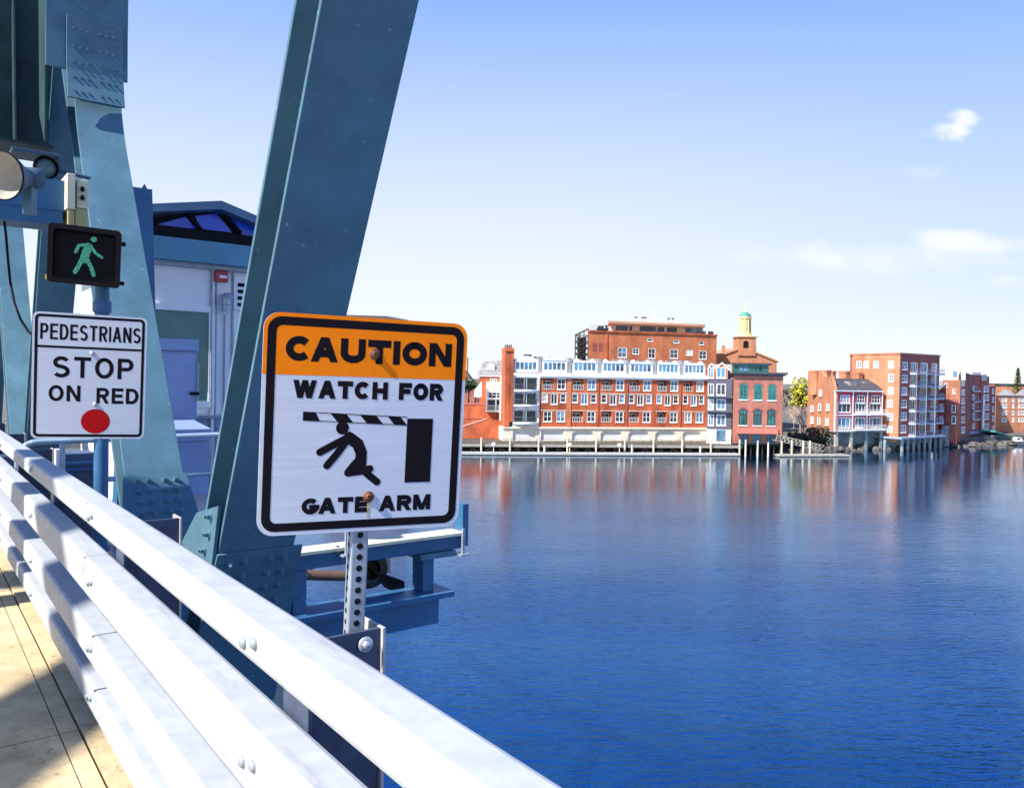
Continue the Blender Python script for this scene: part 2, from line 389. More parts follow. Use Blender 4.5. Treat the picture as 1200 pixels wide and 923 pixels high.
def plate(mb, poly, y0, y1): mb.prism(poly, 'y', y0, y1)
def ring(mb, outer, inner, y):
    n = len(outer); mb.add([(p[0], y, p[1]) for p in outer] + [(p[0], y, p[1]) for p in inner], [(i, (i+1) % n, n+(i+1) % n, n+i) for i in range(n)])
def flat(mb, poly, y): mb.add([(p[0], y, p[1]) for p in poly], [tuple(range(len(poly)))])
def capsule(mb, pts, w, y):
    """thick rounded stroke, flat in the sign plane"""
    Ls, Rs = ribbon(pts, w, ext=False); n = len(Ls)
    mb.add([(p.x, y, p.y) for p in Ls] + [(p.x, y, p.y) for p in Rs], [(i, n+i, n+i+1, i+1) for i in range(n-1)])
    for k, p in enumerate((pts[0], pts[-1])): flat(mb, [(p[0]+w/2*math.cos(i*.3927), p[1]+w/2*math.sin(i*.3927)) for i in range(16)], y - 3e-6*(k+1))
def quad_fit(corners, width):
    """true rectangle seen at four photo corners (TL TR BR BL): plane of the parallelogram, made square"""
    r = [ray(*c) for c in corners]
    Mx = Matrix((( -r[1].x, r[2].x, -r[3].x), (-r[1].y, r[2].y, -r[3].y), (-r[1].z, r[2].z, -r[3].z)))
    k = Mx.inverted() @ (-r[0]); P = [r[0], r[1]*k[0], r[2]*k[1], r[3]*k[2]]
    s = width / (P[1] - P[0]).length; P = [p * s for p in P]
    U, V = (P[1]-P[0]), (P[0]-P[3]); h = V.length
    nrm = U.cross(V).normalized(); u = U.normalized(); v = V.normalized()
    b = (u - v.dot(u) * 0 * v); e = u.dot(v) / 2
    u2 = (u - v * e).normalized(); v2 = (v - u * e); v2 = (v2 - u2 * v2.dot(u2)).normalized()
    c = EYE + (P[0]+P[1]+P[2]+P[3]) / 4
    return frame(c, u2, -(u2.cross(v2)), v2), h      # local x right, y away from the camera, z up

# ================================================================= SETTING
w = MB(); w.add([(-6000,-300,0),(6000,-300,0),(6000,9000,0),(-6000,9000,0)], [(0,1,2,3)])
wm = bpy.data.materials.new('river water'); wm.use_nodes = True
t = wm.node_tree; b = t.nodes['Principled BSDF']
tcw = N(t, 'ShaderNodeTexCoord')
def wnoise(scale, sx, sy, rot, det):
    mp = N(t, 'ShaderNodeMapping'); mp.inputs['Scale'].default_value = (sx, sy, 1); mp.inputs['Rotation'].default_value = (0, 0, R_(rot))
    t.links.new(tcw.outputs['Object'], mp.inputs[0])
    n = N(t, 'ShaderNodeTexNoise'); n.inputs['Scale'].default_value = scale; n.inputs['Detail'].default_value = det; n.inputs['Roughness'].default_value = .55
    t.links.new(mp.outputs[0], n.inputs['Vector']); return n.outputs[0]
def wm_(op, a, bb):
    n = N(t, 'ShaderNodeMath', operation=op)
    for i, v in enumerate((a, bb)):
        if isinstance(v, (int, float)): n.inputs[i].default_value = v
        else: t.links.new(v, n.inputs[i])
    return n.outputs[0]
hgt = wm_('ADD', wm_('ADD', wm_('MULTIPLY', wnoise(2.2, .42, 1.4, 10, 4), 1.5), wm_('MULTIPLY', wnoise(0.55, .45, 1.5, -6, 3), 0.8)), wm_('MULTIPLY', wnoise(0.05, .4, 1.3, 5, 3), 1.5))
bp = N(t, 'ShaderNodeBump'); bp.inputs['Strength'].default_value = 1.0; bp.inputs['Distance'].default_value = 0.21
wsp = N(t, 'ShaderNodeSeparateXYZ'); t.links.new(N(t, 'ShaderNodeNewGeometry').outputs['Position'], wsp.inputs[0])
shel = wm_('MINIMUM', wm_('POWER', wm_('DIVIDE', 27.0, wm_('MAXIMUM', wsp.outputs[1], 1.0)), 2.05), 1.0)
patch = N(t, 'ShaderNodeMapRange'); t.links.new(wnoise(0.035, .55, 1.4, 20, 4), patch.inputs[0])
for i_, v_ in ((1, 0.36), (2, 0.64), (3, 0.55), (4, 1.35)): patch.inputs[i_].default_value = v_
amp = wm_('MULTIPLY', shel, patch.outputs[0])
hgt = wm_('MULTIPLY', hgt, amp)
t.links.new(hgt, bp.inputs['Height'])
t.nodes.remove(b); wo = next(n for n in t.nodes if n.type == 'OUTPUT_MATERIAL')
deep = N(t, 'ShaderNodeBsdfGlossy'); deep.inputs['Color'].default_value = (0.0, 0.205, 0.47, 1); deep.inputs['Roughness'].default_value = 0.11
dif = N(t, 'ShaderNodeBsdfDiffuse'); dif.inputs['Color'].default_value = (0.002, 0.035, 0.10, 1)
body = N(t, 'ShaderNodeMixShader'); body.inputs[0].default_value = 0.15
t.links.new(deep.outputs[0], body.inputs[1]); t.links.new(dif.outputs[0], body.inputs[2])
surf = N(t, 'ShaderNodeBsdfGlossy'); surf.inputs['Color'].default_value = (1, 1, 1, 1); surf.inputs['Roughness'].default_value = 0.05
fr_ = N(t, 'ShaderNodeFresnel'); fr_.inputs['IOR'].default_value = 1.52
for nd in (surf, deep): t.links.new(bp.outputs[0], nd.inputs['Normal'])
mw = N(t, 'ShaderNodeMixShader'); t.links.new(wm_('MULTIPLY', wm_('POWER', fr_.outputs[0], 1.25), 1.12), mw.inputs[0]); t.links.new(body.outputs[0], mw.inputs[1]); t.links.new(surf.outputs[0], mw.inputs[2])
t.links.new(mw.outputs[0], wo.inputs['Surface'])
structure(w, 'water', wm)

Q = 1.6      # quay level
shore = [(-600, 139), (-30, 143), (0, 150), (34, 158), (46, 150), (52, 160), (66, 160), (76, 161), (88, 168), (98, 174), (107, 180), (118, 186), (160, 200), (600, 300)]
g = MB(); n = len(shore)
g.add([(x, y, Q - .05) for x, y in shore] + [(x, y, -1.5) for x, y in shore] + [(x * 4, 5000, Q - .05) for x, y in shore],
      [(i, i+1, 2*n+i+1, 2*n+i) for i in range(n-1)] + [(n+i, n+i+1, i+1, i) for i in range(n-1)])
structure(g, 'ground', LAND)

# sidewalk slabs with open joints, kerb, roadway
_, tj = on_z(60, 862, 0)
joints = [-3, tj - .0, tj + 3.05, tj + 6.1, tj + 9.2, tj + 12.2, tj + 15.3, 34]
m = MB(BR)
for a, b_ in zip(joints, joints[1:]): m.box((-1.3, a + .006, -.12), (.60, b_ - .006, 0)); m.box((.606, a + .006, -.12), (.683, b_ - .006, .001))
structure(m, 'sidewalk', CONC)
m = MB(BR)
for a, b_ in zip(joints, joints[1:]): m.box((.695, a + .003, -.3), (1.0, b_ - .003, .012))
m.box((-1.55, -3, -.12), (-1.31, 34, .03))
structure(m, 'kerb', CONC)
m = MB(BR); m.box((-9.2, -3, -.4), (-1.56, 34, -.12)); m.box((-1.555, -3, -.4), (1.0, 34, -.125))
structure(m, 'road', ROADM)

# ================================================================= RAILING
rail = thing('bridge_railing', 'white galvanised four-bar railing running along the edge of the sidewalk', 'railing', BR @ Vector((.85, 2, 0)))
BARS = [(1.10, .995), (.82, .64), (.485, .335), (.24, .11)]
seam = [on_z(128, 586, 1.10)[1], on_z(127, 648, .82)[1], on_z(129, 740, .485)[1], on_z(125, 804, .24)[1]]
for (zt, zb), sm in zip(BARS, seam):
    m = MB(BR)
    cuts = [-3, sm - 6.6, sm, sm + 6.6, sm + 13.2, sm + 19.8, 33]
    cuts = sorted(c for c in cuts if -3 <= c <= 33)
    for a, b_ in zip(cuts, cuts[1:]):
        m.box((.72, a + .005, zb), (.847, b_ - .005, zt))
    m.build('rail', GALV, rail, bevel=.019)
    m = MB(BR)
    for c in cuts[1:-1]: m.box((.728, c - .15, zb + .008), (.839, c + .15, zt - .008))
    m.build('rail_sleeve', DARK, rail)
tps = [-.07 + 2.2 * k for k in range(14)]
PZ = on_t(446, 735, 2.13)[1]; PA = on_t(446, 735, 2.13)[0]
for tp in tps:
    m = MB(BR); m.box((.851, tp - .16, .033), (.864, tp + .012, .99)); m.box((.866, tp, .033), (PA, tp + .012, PZ)); m.box((.84, tp - .17, .013), (PA + .02, tp + .14, .032)); p_ = m.build('post', POSTSH, rail, bevel=.002)
    m = MB(BR); m.box((PA + .001, tp - .012, .033), (PA + .012, tp + .13, PZ + .002)); m.build('post_flange', GALVLIT, p_, bevel=.002)
first = None
for tp in tps[:9]:
    for zt, zb in BARS:
        for s in (-.035, .045):
            zz = (zt + zb) / 2 + .01 * (1 if s < 0 else -1)
            c = BR @ Vector((.72, tp + s - .09, zz))
            if first is None:
                m = MB(BR); m.lathe((.7205, tp + s - .09, zz), (-1, 0, 0), [(0, .016), (.006, .0155), (.011, .011), (.013, 0.0005)], 14)
                first = m.build('bolt', GALVD, rail); fc = c
            else:
                d = first.copy(); C.objects.link(d); d.parent = rail; d.location = c - fc

# ================================================================= TRUSS
AL, AR = 1.5, 1.97
ZL, T0, S_UP, S_DN, PER = -3.05 + 1.75, 5.8, .702, .5035, 9.2
HT = PER / (S_UP + S_DN); ZT = ZL + HT
def strip(mb, path, a0, a1, th):
    """plate swept along a (t, z) path"""
    n = len(path); off = []
    for i in range(n):
        d = (Vector(path[min(i+1, n-1)]) - Vector(path[max(i-1, 0)])).normalized(); off.append(Vector((-d.y, d.x)) * th)
    vs = []
    for (t_, z_), o in zip(path, off):
        vs += [(a0, t_, z_), (a1, t_, z_), (a1, t_ + o.x, z_ + o.y), (a0, t_ + o.x, z_ + o.y)]
    fs = [(0, 1, 2, 3), (4*n-1, 4*n-2, 4*n-3, 4*n-4)]
    for i in range(n-1):
        for k in range(4): fs.append((4*i+k, 4*i+4+k, 4*i+4+(k+1) % 4, 4*i+(k+1) % 4))
    mb.add(vs, fs)
def lerp(p, q, k): return (p[0] + (q[0]-p[0])*k, p[1] + (q[1]-p[1])*k)
def curve(p, c, q, n=10): return [lerp(lerp(p, c, i/n), lerp(c, q, i/n), i/n) for i in range(n+1)]
def diagonal(root, p, q, a0, a1, depth, name='diagonal', top_curve=None):
    """I-section from p to q (t, z); the flange line p-q faces the viewer, the second flange lies depth behind"""
    m = MB(BR); d = (Vector(q) - Vector(p)).normalized(); nn = Vector((d.y, -d.x))
    if nn.x < 0: nn = -nn
    o = lambda pt, k: (pt[0] + nn.x * k, pt[1] + nn.y * k)
    path = [p, q] if top_curve is None else [p] + top_curve
    sgn = 1 if d.x * 0 + (-d.y) * 1 < 0 else -1
    strip(m, path, a0, a1, .03 if Vector((-d.y, d.x)).dot(nn) > 0 else -.03)
    p2, q2 = o(p, depth), o(q, depth)
    strip(m, [p2, q2], a0, a1, -.03 if Vector((-d.y, d.x)).dot(nn) > 0 else .03)
    ac = (a0 + a1) / 2
    m.prism([o(p, .028), o(q, .028), o(q, depth - .028), o(p, depth - .028)], 'x', ac - .012, ac + .012)
    return m.build(name, STEEL, root, bevel=.004)
bolt_src = {}
def bolts(root, pts, nrm, r=.02, h=.028):
    """hex-ish bolts in bridge coordinates, copied from one mesh"""
    for p in pts:
        key = (root.name, tuple(round(x, 3) for x in nrm), r)
        c = BR @ Vector(p)
        if key not in bolt_src:
            m = MB(BR); pv, nv = Vector(p), Vector(nrm)
            m.cyl(pv, pv + nv * .005, r * 1.35, n=14); m.cyl(pv + nv * .005, pv + nv * h, r * .95, r * .88, n=6, smooth=False)
            m.cyl(pv + nv * h, pv + nv * (h + .014), r * .5, n=8)
            bolt_src[key] = (m.build('bolt', BOLT, root), c)
        else:
            s, c0 = bolt_src[key]; d = s.copy(); C.objects.link(d); d.parent = root; d.location = c - c0
truss = thing('bridge_truss', 'blue-grey riveted steel truss of leaning diagonals beyond the white railing', 'bridge truss', BR @ Vector((1.73, T0, ZL)))
for k in (0, 1, 2):
    t0 = T0 + PER * k; apex = (t0 + S_UP * HT, ZT)
    up = (t0 + S_UP * .1, ZL + .1)
    if k == 0:
        p1 = (t0 + S_UP * (4.15 - ZL), 4.15); tv = p1[0] + .42
        diagonal(truss, up, apex, AL, AR, .34, top_curve=curve(p1, (p1[0] + .40, p1[1] + .58), (tv, p1[1] + 1.2)) + [(tv, p1[1] + 1.6), (tv - .12, p1[1] + 2.1)])
        m = MB(BR); strip(m, [(tv - .10, 5.02), (tv - .09, 5.45), (tv - .10, 5.9), (tv - .15, 6.4), (tv - .30, 7.0)], 1.22, 2.03, .03); m.build('node_plate', STEEL, truss, bevel=.003)
        spath = [(tv - .255, 4.68), (tv - .20, 4.85), (tv - .165, 5.02), (tv - .15, 5.25), (tv - .15, 5.6)]
        m = MB(BR); strip(m, spath, 1.41, 1.975, .025); m.build('splice_plate', STEEL, truss, bevel=.003)
        def s_at(z):
            for p_, q_ in zip(spath, spath[1:]):
                if p_[1] <= z <= q_[1]: return lerp(p_, q_, (z - p_[1]) / (q_[1] - p_[1]))[0]
        node_bolts = [(1.41 + da, s_at(z) - .002, z) for z in (4.76, 4.93, 5.10, 5.27, 5.46) for da in (.07, .14, .21, .33, .40, .47)]
        m = MB(BR); m.prism([(tv - .08, 4.2), (tv + .35, 4.6), (tv + .6, 7.2), (tv - .28, 7.2), (tv - .06, 5.9), (tv - .09, 5.2)], 'x', 1.22, 1.245); m.build('gusset_plate', SHADEP, truss)
    else:
        diagonal(truss, up, apex, AL, AR, .34)
    prev = (t0 - S_DN * .1, ZL + .1)
    diagonal(truss, prev, (t0 - S_DN * HT, ZT), AL, AR, .34)
# chords
m = MB(BR); m.box((AL, -3, ZL - .45), (AR, 33, ZL - .05)); m.build('bottom_chord', STEEL, truss)
m = MB(BR); m.box((AL, -6, ZT + .15), (AR, 33, ZT + .6)); m.build('top_chord', STEEL, truss)
# portal beam across the bridge at the upper node
ta = T0 + S_UP * HT
m = MB(BR)
m.box((-9.0, ta + .3, 4.45), (AL - .05, ta + .34, 7.6)); m.box((-9.0, ta - .1, 4.41), (AL - .05, ta + .75, 4.445)); m.build('portal_beam', SHADEP, truss)
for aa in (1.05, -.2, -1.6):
    m = MB(BR); m.prism([(ta - .08, 4.45), (ta + .295, 4.45), (ta + .295, 7.0)], 'x', aa, aa + .02); m.build('stiffener', SHADEP, truss)

def on_flange(px, py, p, q):
    """(a, t, z) where the photo ray meets the flange plane through line p-q"""
    r_ = ray(px, py); s = (q[0]-p[0]) / (q[1]-p[1]); qt, qz, qa = r_.dot(AX_D), r_.z, r_.dot(AX_R)
    k = (p[0] - s * (p[1] - 1.75)) / (qt - s * qz); return (k*qa, k*qt, k*qz + 1.75)
def plate_on(root, p, q, zlo, zhi, a0, a1, th=.02, name='splice_plate', slant=0):
    d = (Vector(q) - Vector(p)).normalized(); nn = Vector((-abs(d.y), d.x if d.y > 0 else -d.x)); s = (q[0]-p[0]) / (q[1]-p[1])
    if nn.x > 0: nn = -nn
    m = MB(BR); T = lambda z: p[0] + s * (z - p[1])
    vs = []
    for z in (zlo, zhi):
        ee = slant if z == zlo else 0
        for aa, kk in ((a0 - ee, .002), (a1 + ee, .002), (a1 + ee, th), (a0 - ee, th)): vs.append((aa, T(z) + nn.x * kk, z + nn.y * kk))
    m.add(vs, [(0,1,2,3), (7,6,5,4), (0,4,5,1), (1,5,6,2), (2,6,7,3), (3,7,4,0)])
    return m.build(name, STEEL, root, bevel=.003), (lambda aa, z: (aa, T(z) + nn.x * th, z + nn.y * th)), (0, nn.x, nn.y)
LU = ((T0, ZL), (T0 + S_UP * HT, ZT)); LD = ((T0, ZL), (T0 - S_DN * HT, ZT))
bolts(truss, node_bolts, (0, -1, .05), r=.021)
zA = on_flange(185, 600, *LU)[2]; zB = on_flange(180, 557, *LU)[2]
_, pt, nn = plate_on(truss, *LU, zA - .25, zB, AL - .02, AR + .02, slant=.08)
for i in range(5):
    for aa in (.08, .17, .30, .39): bolts(truss, [pt(AL + aa, zB - .05 - .085 * i)], nn, r=.021)
zB = on_flange(300, 643, *LD)[2]
_, pt, nn = plate_on(truss, *LD, zB - 1.2, zB, AL - .01, AR + .05, slant=.06)
for i in range(5):
    for aa in (.07, .16, .32, .41): bolts(truss, [pt(AL + aa, zB - .06 - .1 * i)], nn, r=.019)
# web gusset at the foot of the near diagonal
g0, g1, g2, g3 = [on_a(*p, 1.5) for p in ((236, 600), (262, 592), (254, 660), (205, 660))]
m = MB(BR); m.prism([g0, g1, g2, g3], 'x', 1.47, 1.49); m.build('gusset_plate', STEEL, truss)
for px, py in ((247, 604), (245, 625), (240, 644)):
    t_, z_ = on_a(px, py, 1.47); bolts(truss, [(1.469, t_, z_)], (-1, 0, 0), r=.022)
opp = thing('bridge_truss', 'second blue-grey truss along the far kerb of the roadway, outside the view and shaped to throw shadow bands on the railing', 'bridge truss', BR @ Vector((-9.7, 7, ZL)))
B0, B1, TA2, ZA2 = -10.0, -9.45, 6.6 - .1, 1.9 + 10.4 * .95  # unseen diagonals, apex set so their shadow bands cross the rails
for k in (0,):
    diagonal(opp, (TA2 + PER * k - 1.16 * (ZA2 + 1.2), -1.2), (TA2 + PER * k, ZA2), B0, B1, .4)
    diagonal(opp, (TA2 + PER * k + .49 * (ZA2 + 1.2), -1.2), (TA2 + PER * k, ZA2), B0, B1, .4)
m = MB(BR); m.box((B0, -8, -1.6), (B1, 30, -1.2)); m.build('bottom_chord', STEEL, opp)

m = MB(BR); m.box((1.02, -3, -1.5), (1.05, 33, -.02)); m.box((.95, -3, -1.55), (1.25, 33, -1.5)); m.box((.9, -3, -.06), (1.2, 33, -.02))
m.build('edge_girder', STEEL2, None, label='long dark blue edge girder below the white railing', category='girder')

# ================================================================= SIGNS
CF, CH = quad_fit([(304, 365.5), (544, 383.5), (541, 614), (306, 624.5)], .61)
CW, CH = .61, .63
CF = CF @ Matrix.Rotation(R_(.9), 4, 'Y')
cs = thing('caution_sign', 'orange and white CAUTION WATCH FOR GATE ARM sign on a perforated post', 'sign', CF @ Vector((0, .03, -.9)))
m = MB(CF); plate(m, rrect(-CW/2, -CH/2, CW/2, CH/2, .045), 0, .004); m.build('sign_panel', WHITE, cs)
U = lambda u: (u - .5) * CW
V = lambda v: (.5 - v) * CH
m = MB(CF)      # orange field: upper part of the rounded plate
top = [p for p in rrect(-CW/2, -CH/2, CW/2, CH/2, .045) if p[1] > V(.275)]
top = [(CW/2, V(.275))] + top + [(-CW/2, V(.275))]
flat(m, top, -.0003); m.build('header', ORANGE, cs)
m = MB(CF); i0, i1 = .011, .035
ring(m, rrect(-CW/2+i0, -CH/2+i0, CW/2-i0, CH/2-i0, .038), rrect(-CW/2+i1, -CH/2+i1, CW/2-i1, CH/2-i1, .018), -.0006)
m.build('border', BLACK, cs)
for tx, x0, x1, y0, y1, w_, as_, g_ in (('CAUTION', .100, .918, .212, .100, .0215, 1.15, .32), ('WATCH', .14, .594, .378, .296, .0152, 1.05, .34), ('FOR', .65, .882, .378, .296, .0152, 1.05, .34),
                                        ('GATE', .200, .526, .910, .835, .0142, 1.05, .34), ('ARM', .575, .842, .910, .835, .0142, 1.05, .34)):
    m = MB(CF); lettering(m, tx, U(x0), U(x1), V(y0), V(y1), w_, -.0006, as_, g_); m.build('lettering', BLACK, cs)
m = MB(CF)
c5 = lambda x, y: (U((x - 75) / 735.), V((y - (82 + (x - 75) * .066)) / (792 - (x - 75) * .105)))
flat(m, [(U(.70), V(.466)), (U(.835), V(.466)), (U(.835), V(.775)), (U(.70), V(.775))], -.0006)
bx0, bx1, bz0, bz1 = U(.19), U(.70), V(.478), V(.440)
for k, (f0, f1) in enumerate(((0, .115), (.25, .40), (.53, .69), (.80, .93))):
    L = bx1 - bx0; sk = .10 if k else 0
    tl = lambda f: -.020 * CH * f
    fa, fb, fc_, fd_ = f0 + (.07 if k else 0), f1 + .07 if k else .155, f1, f0
    flat(m, [(bx0 + L*fa, bz0 + tl(fa)), (bx0 + L*fb, bz0 + tl(fb)), (bx0 + L*fc_, bz1 + tl(fc_)), (bx0 + L*fd_, bz1 + tl(fd_))], -.0006)
for z_ in (bz0, bz1): flat(m, [(bx0, z_ - .0012), (bx1, z_ - .0012 - .020*CH), (bx1, z_ + .0012 - .020*CH), (bx0, z_ + .0012)], -.00065)
hx, hz = c5(353, 491); flat(m, [(hx + .019*math.cos(i*.2618), hz + .019*math.sin(i*.2618)) for i in range(24)], -.0007)
capsule(m, [c5(378, 525), c5(410, 548), c5(424, 580), c5(424, 622)], .034, -.0006)
capsule(m, [c5(372, 526), c5(330, 548), c5(278, 576)], .022, -.00062)
capsule(m, [c5(372, 534), c5(338, 582), c5(304, 624)], .022, -.00064)
capsule(m, [c5(416, 606), c5(398, 626), c5(380, 650)], .024, -.00066); capsule(m, [c5(381, 651), c5(420, 646), c5(458, 637)], .022, -.00067)
capsule(m, [c5(424, 632), c5(455, 660), c5(486, 684)], .022, -.00068)
m.build('pictogram', BLACK, cs)
for (u, v) in ((.520, .167), (.520, .838)):
    m = MB(CF); c = (U(u), -.001, V(v))
    m.lathe(c, (0, -1, 0), [(0, .017), (.002, .0165), (.0025, .009)], 18)
    m.lathe(c, (0, -1, 0), [(.0025, .0105), (.009, .0095), (.010, .004), (.007, .0035), (.007, .0002)], 6)
    m.build('bolt', RUST if v > .5 else [RUST], cs)
m = MB(CF); flat(m, [(U(.514), V(.855)), (U(.528), V(.855)), (U(.526), V(.93)), (U(.521), V(.952)), (U(.517), V(.93))], -.00075); m.build('rust_streak', RUSTY, cs)
# perforated square post
px0 = U(.502); pw = .053
PF = CF.copy()
m = MB(PF)
Zb = -1.15
xa, xb, ya, yb = px0 - pw*.62, px0 + pw*.38, .006, .006 + pw
m.prism(rrect(xa, ya, xb, yb, .006, 3), 'z', Zb, CH/2 - .04)
m.build('post', GALVD, cs)
m2 = MB(PF); m = MB(PF); cxp = (xa + xb) / 2; cyp = (ya + yb) / 2
zz = -CH/2 + .02
while zz > Zb:
    m.add([(cxp + .0095*math.cos(i*.3927), ya - .0008, zz + .0095*math.sin(i*.3927)) for i in range(16)], [tuple(range(16))])
    m2.add([(xa - .0008, cyp + .0085*math.cos(i*.3927), zz + .0085*math.sin(i*.3927)) for i in range(16)], [tuple(range(16))])
    zz -= .0335
m.build('post_hole', DARK, cs); m2.build('post_hole', DARK, cs)
# bracket that holds the post to the railing
bt = on_a(430, 752, 1.02)[0]
a0, zt = on_t(382, 742, 2.13); a1, zt2 = on_t(446, 735, 2.13); a2, z2 = on_t(465, 743, 2.13)
ab, zb_ = on_t(429, 755, 2.12)
m = MB(BR); m.lathe((ab, 2.123, zb_), (0, -1, 0), [(0, .024), (.004, .023), (.005, .014)], 18); m.lathe((ab, 2.123, zb_), (0, -1, 0), [(.005, .0145), (.014, .013), (.015, .0005)], 6)
m.build('bracket_bolt', ALU, cs)

SF, SH = quad_fit([(36, 361), (170.5, 372.5), (170.5, 517), (38, 513.5)], .62)
SW, SH = .62, .765
ps = thing('pedestrian_sign', 'white PEDESTRIANS STOP ON RED sign with a red dot below the walking-man signal', 'sign', SF @ Vector((0, .02, -SH/2)))
m = MB(SF); plate(m, rrect(-SW/2, -SH/2, SW/2, SH/2, .035), 0, .004); m.build('sign_panel', WHITE, ps)
U = lambda u: (u - .5) * SW
V = lambda v: (.5 - v) * SH
m = MB(SF)
ring(m, rrect(-SW/2+.012, -SH/2+.012, SW/2-.012, SH/2-.012, .028), rrect(-SW/2+.028, -SH/2+.028, SW/2-.028, SH/2-.028, .014), -.0006)
flat(m, [(U(.04), V(.278)), (U(.96), V(.278)), (U(.96), V(.260)), (U(.04), V(.260))], -.0006)
m.build('border', BLACK, ps)
for tx, x0, x1, y0, y1, w_, g_, as_ in (('PEDESTRIANS', .065, .945, .212, .088, .0135, .75, .55), ('STOP', .175, .885, .510, .342, .0225, 1.05, .85),
                              ('ON', .145, .420, .700, .572, .019, .85, .85), ('RED', .560, .940, .712, .585, .019, .85, .85)):
    m = MB(SF); lettering(m, tx, U(x0), U(x1), V(y0), V(y1), w_, -.0006, as_, g_); m.build('lettering', BLACK, ps)
m = MB(SF); flat(m, [(U(.557) + .080*math.cos(i*.1309), V(.858) + .076*math.sin(i*.1309)) for i in range(48)], -.0006); m.build('red_dot', RED, ps)
for (u, v) in ((.514, .31), (.55, .72)):
    m = MB(SF); m.lathe((U(u), -.001, V(v)), (0, -1, 0), [(0, .014), (.006, .012), (.008, .0005)], 12); m.build('bolt', ALU, ps)

PX = .06
pc = SF @ Vector((PX, .07, 0))
sp_ = thing('signal_pole', 'round blue pole carrying the walking-man signal and the STOP ON RED sign', 'pole', (pc.x, pc.y, DECK - .4))
m = MB(); m.cyl((pc.x, pc.y, DECK - .4), (pc.x, pc.y, pc.z + .62), .042, n=20); m.build('pole', STEEL2, sp_)
m = MB(); m.cyl((pc.x, pc.y, pc.z + .40), (pc.x, pc.y, pc.z + .47), .055, n=20); m.build('collar', STEEL2, sp_)
m = MB(); m.cyl((pc.x, pc.y, DECK + .62), (pc.x, pc.y, DECK + .65), .06, n=20); m.build('collar', STEEL2, sp_)

GF = frame(at(99.8, 300.3, 4.86), SF.col[0].to_3d(), SF.col[1].to_3d(), Vector((0, 0, 1)))
GF = frame(at(99.8, 300.3, 4.86), (SF.col[0].to_3d() + Vector((0, 0, -.03))).normalized(), SF.col[1].to_3d(), Vector((0.03, 0, 1)).normalized())
ss = thing('pedestrian_signal', 'black pedestrian signal box showing a green walking man', 'signal', GF @ Vector((0, .1, -.2)))
GW, GH = .39, .35
m = MB(GF); plate(m, rrect(-GW/2+.006, -GH/2+.006, GW/2-.006, GH/2-.006, .03), .015, .24); m.build('housing', mat('yellow signal housing', (.50, .33, .03), .5), ss, bevel=.01)
m = MB(GF)
o_, i_ = rrect(-GW/2, -GH/2, GW/2, GH/2, .025), rrect(-GW/2+.028, -GH/2+.03, GW/2-.028, GH/2-.03, .02); n = len(o_)
m.add([(p[0], -.05, p[1]) for p in o_] + [(p[0], -.05, p[1]) for p in i_] + [(p[0], .02, p[1]) for p in o_] + [(p[0], .014, p[1]) for p in i_],
   [(i, (i+1) % n, n+(i+1) % n, n+i) for i in range(n)] + [(2*n+i, 2*n+(i+1) % n, (i+1) % n, i) for i in range(n)] + [(n+i, n+(i+1) % n, 3*n+(i+1) % n, 3*n+i) for i in range(n)])
m.build('visor', BLACK, ss)
m = MB(GF); plate(m, rrect(-GW/2+.026, -GH/2+.028, GW/2-.026, GH/2-.028, .02), .012, .0145); m.build('lens', mat('black signal lens', (.004, .004, .006), .35, spec=.1), ss)
m = MB(GF); gx = lambda x, y: ((x - 365) / 300 * GW, -(y - 372) / 270 * GH)
LM = .010
hx, hz = gx(398, 288); flat(m, [(hx + .0165*math.cos(i*.2618), hz + .0165*math.sin(i*.2618)) for i in range(24)], LM)
capsule(m, [gx(376, 325), gx(366, 360), gx(360, 388)], .046, LM - .0001)
capsule(m, [gx(362, 318), gx(336, 325), gx(325, 356)], .018, LM - .0002)
capsule(m, [gx(385, 322), gx(408, 352), gx(434, 368)], .017, LM - .0003)
capsule(m, [gx(352, 385), gx(338, 422), gx(325, 450)], .024, LM - .0004)
capsule(m, [gx(372, 385), gx(390, 418), gx(402, 455)], .024, LM - .0005)
gm = emit('green signal light', (0.05, 0.36, 0.22), .16)
m.build('walking_man', gm, ss)
for sx, sz in ((1, .3), (1, -.4)):
    m = MB(GF); m.box((GW/2 - .002, .05, sz*GH - .012), (GW/2 + .022, .09, sz*GH + .012)); m.build('latch', BLACK, ss)
for sx, sz in ((-1, -.42), (.92, .46)):
    m = MB(GF); m.box((sx*GW/2 - .012, .0, sz*GH - .014), (sx*GW/2 + .012, .03, sz*GH + .014)); m.build('tab', mat('yellow tab', (.72, .42, .02), .5), ss)

# ================================================================= SIGNAL BEAM, HORN, LAMP, CABLE
tb = 6.9
a1_, zt_ = on_t(76, 212, tb); _, zm_ = on_t(40, 243, tb); _, zb_ = on_t(40, 262, tb)
beam = thing('overhead_beam', 'blue-grey steel arm with a cream bolted end plate above the walking-man signal', 'beam', BR @ Vector((a1_ - 1, tb, zb_)))
m = MB(BR); m.box((-8.9, tb, zm_), (a1_, tb + .3, zt_)); m.box((-8.9, tb - .05, zb_), (a1_ - .02, tb + .28, zm_ - .012)); m.box((-8.9, tb - .06, zm_ - .012), (a1_ + .01, tb + .3, zm_)); m.build('arm', STEEL2, beam)
ac0, zc1 = on_t(80, 208, tb - .1); ac1, _ = on_t(102, 210, tb - .1); _, zc0 = on_t(90, 264, tb - .1); _, zcm = on_t(90, 243, tb - .1)
m = MB(BR)
m.box((ac0 + .06, tb - .09, zcm), (ac1 + .01, tb + .2, zc1)); m.box((ac0 - .01, tb - .12, zcm - .02), (ac0 + .045, tb + .2, zc1 + .03)); m.build('end_plate', CREAM, beam, bevel=.004)
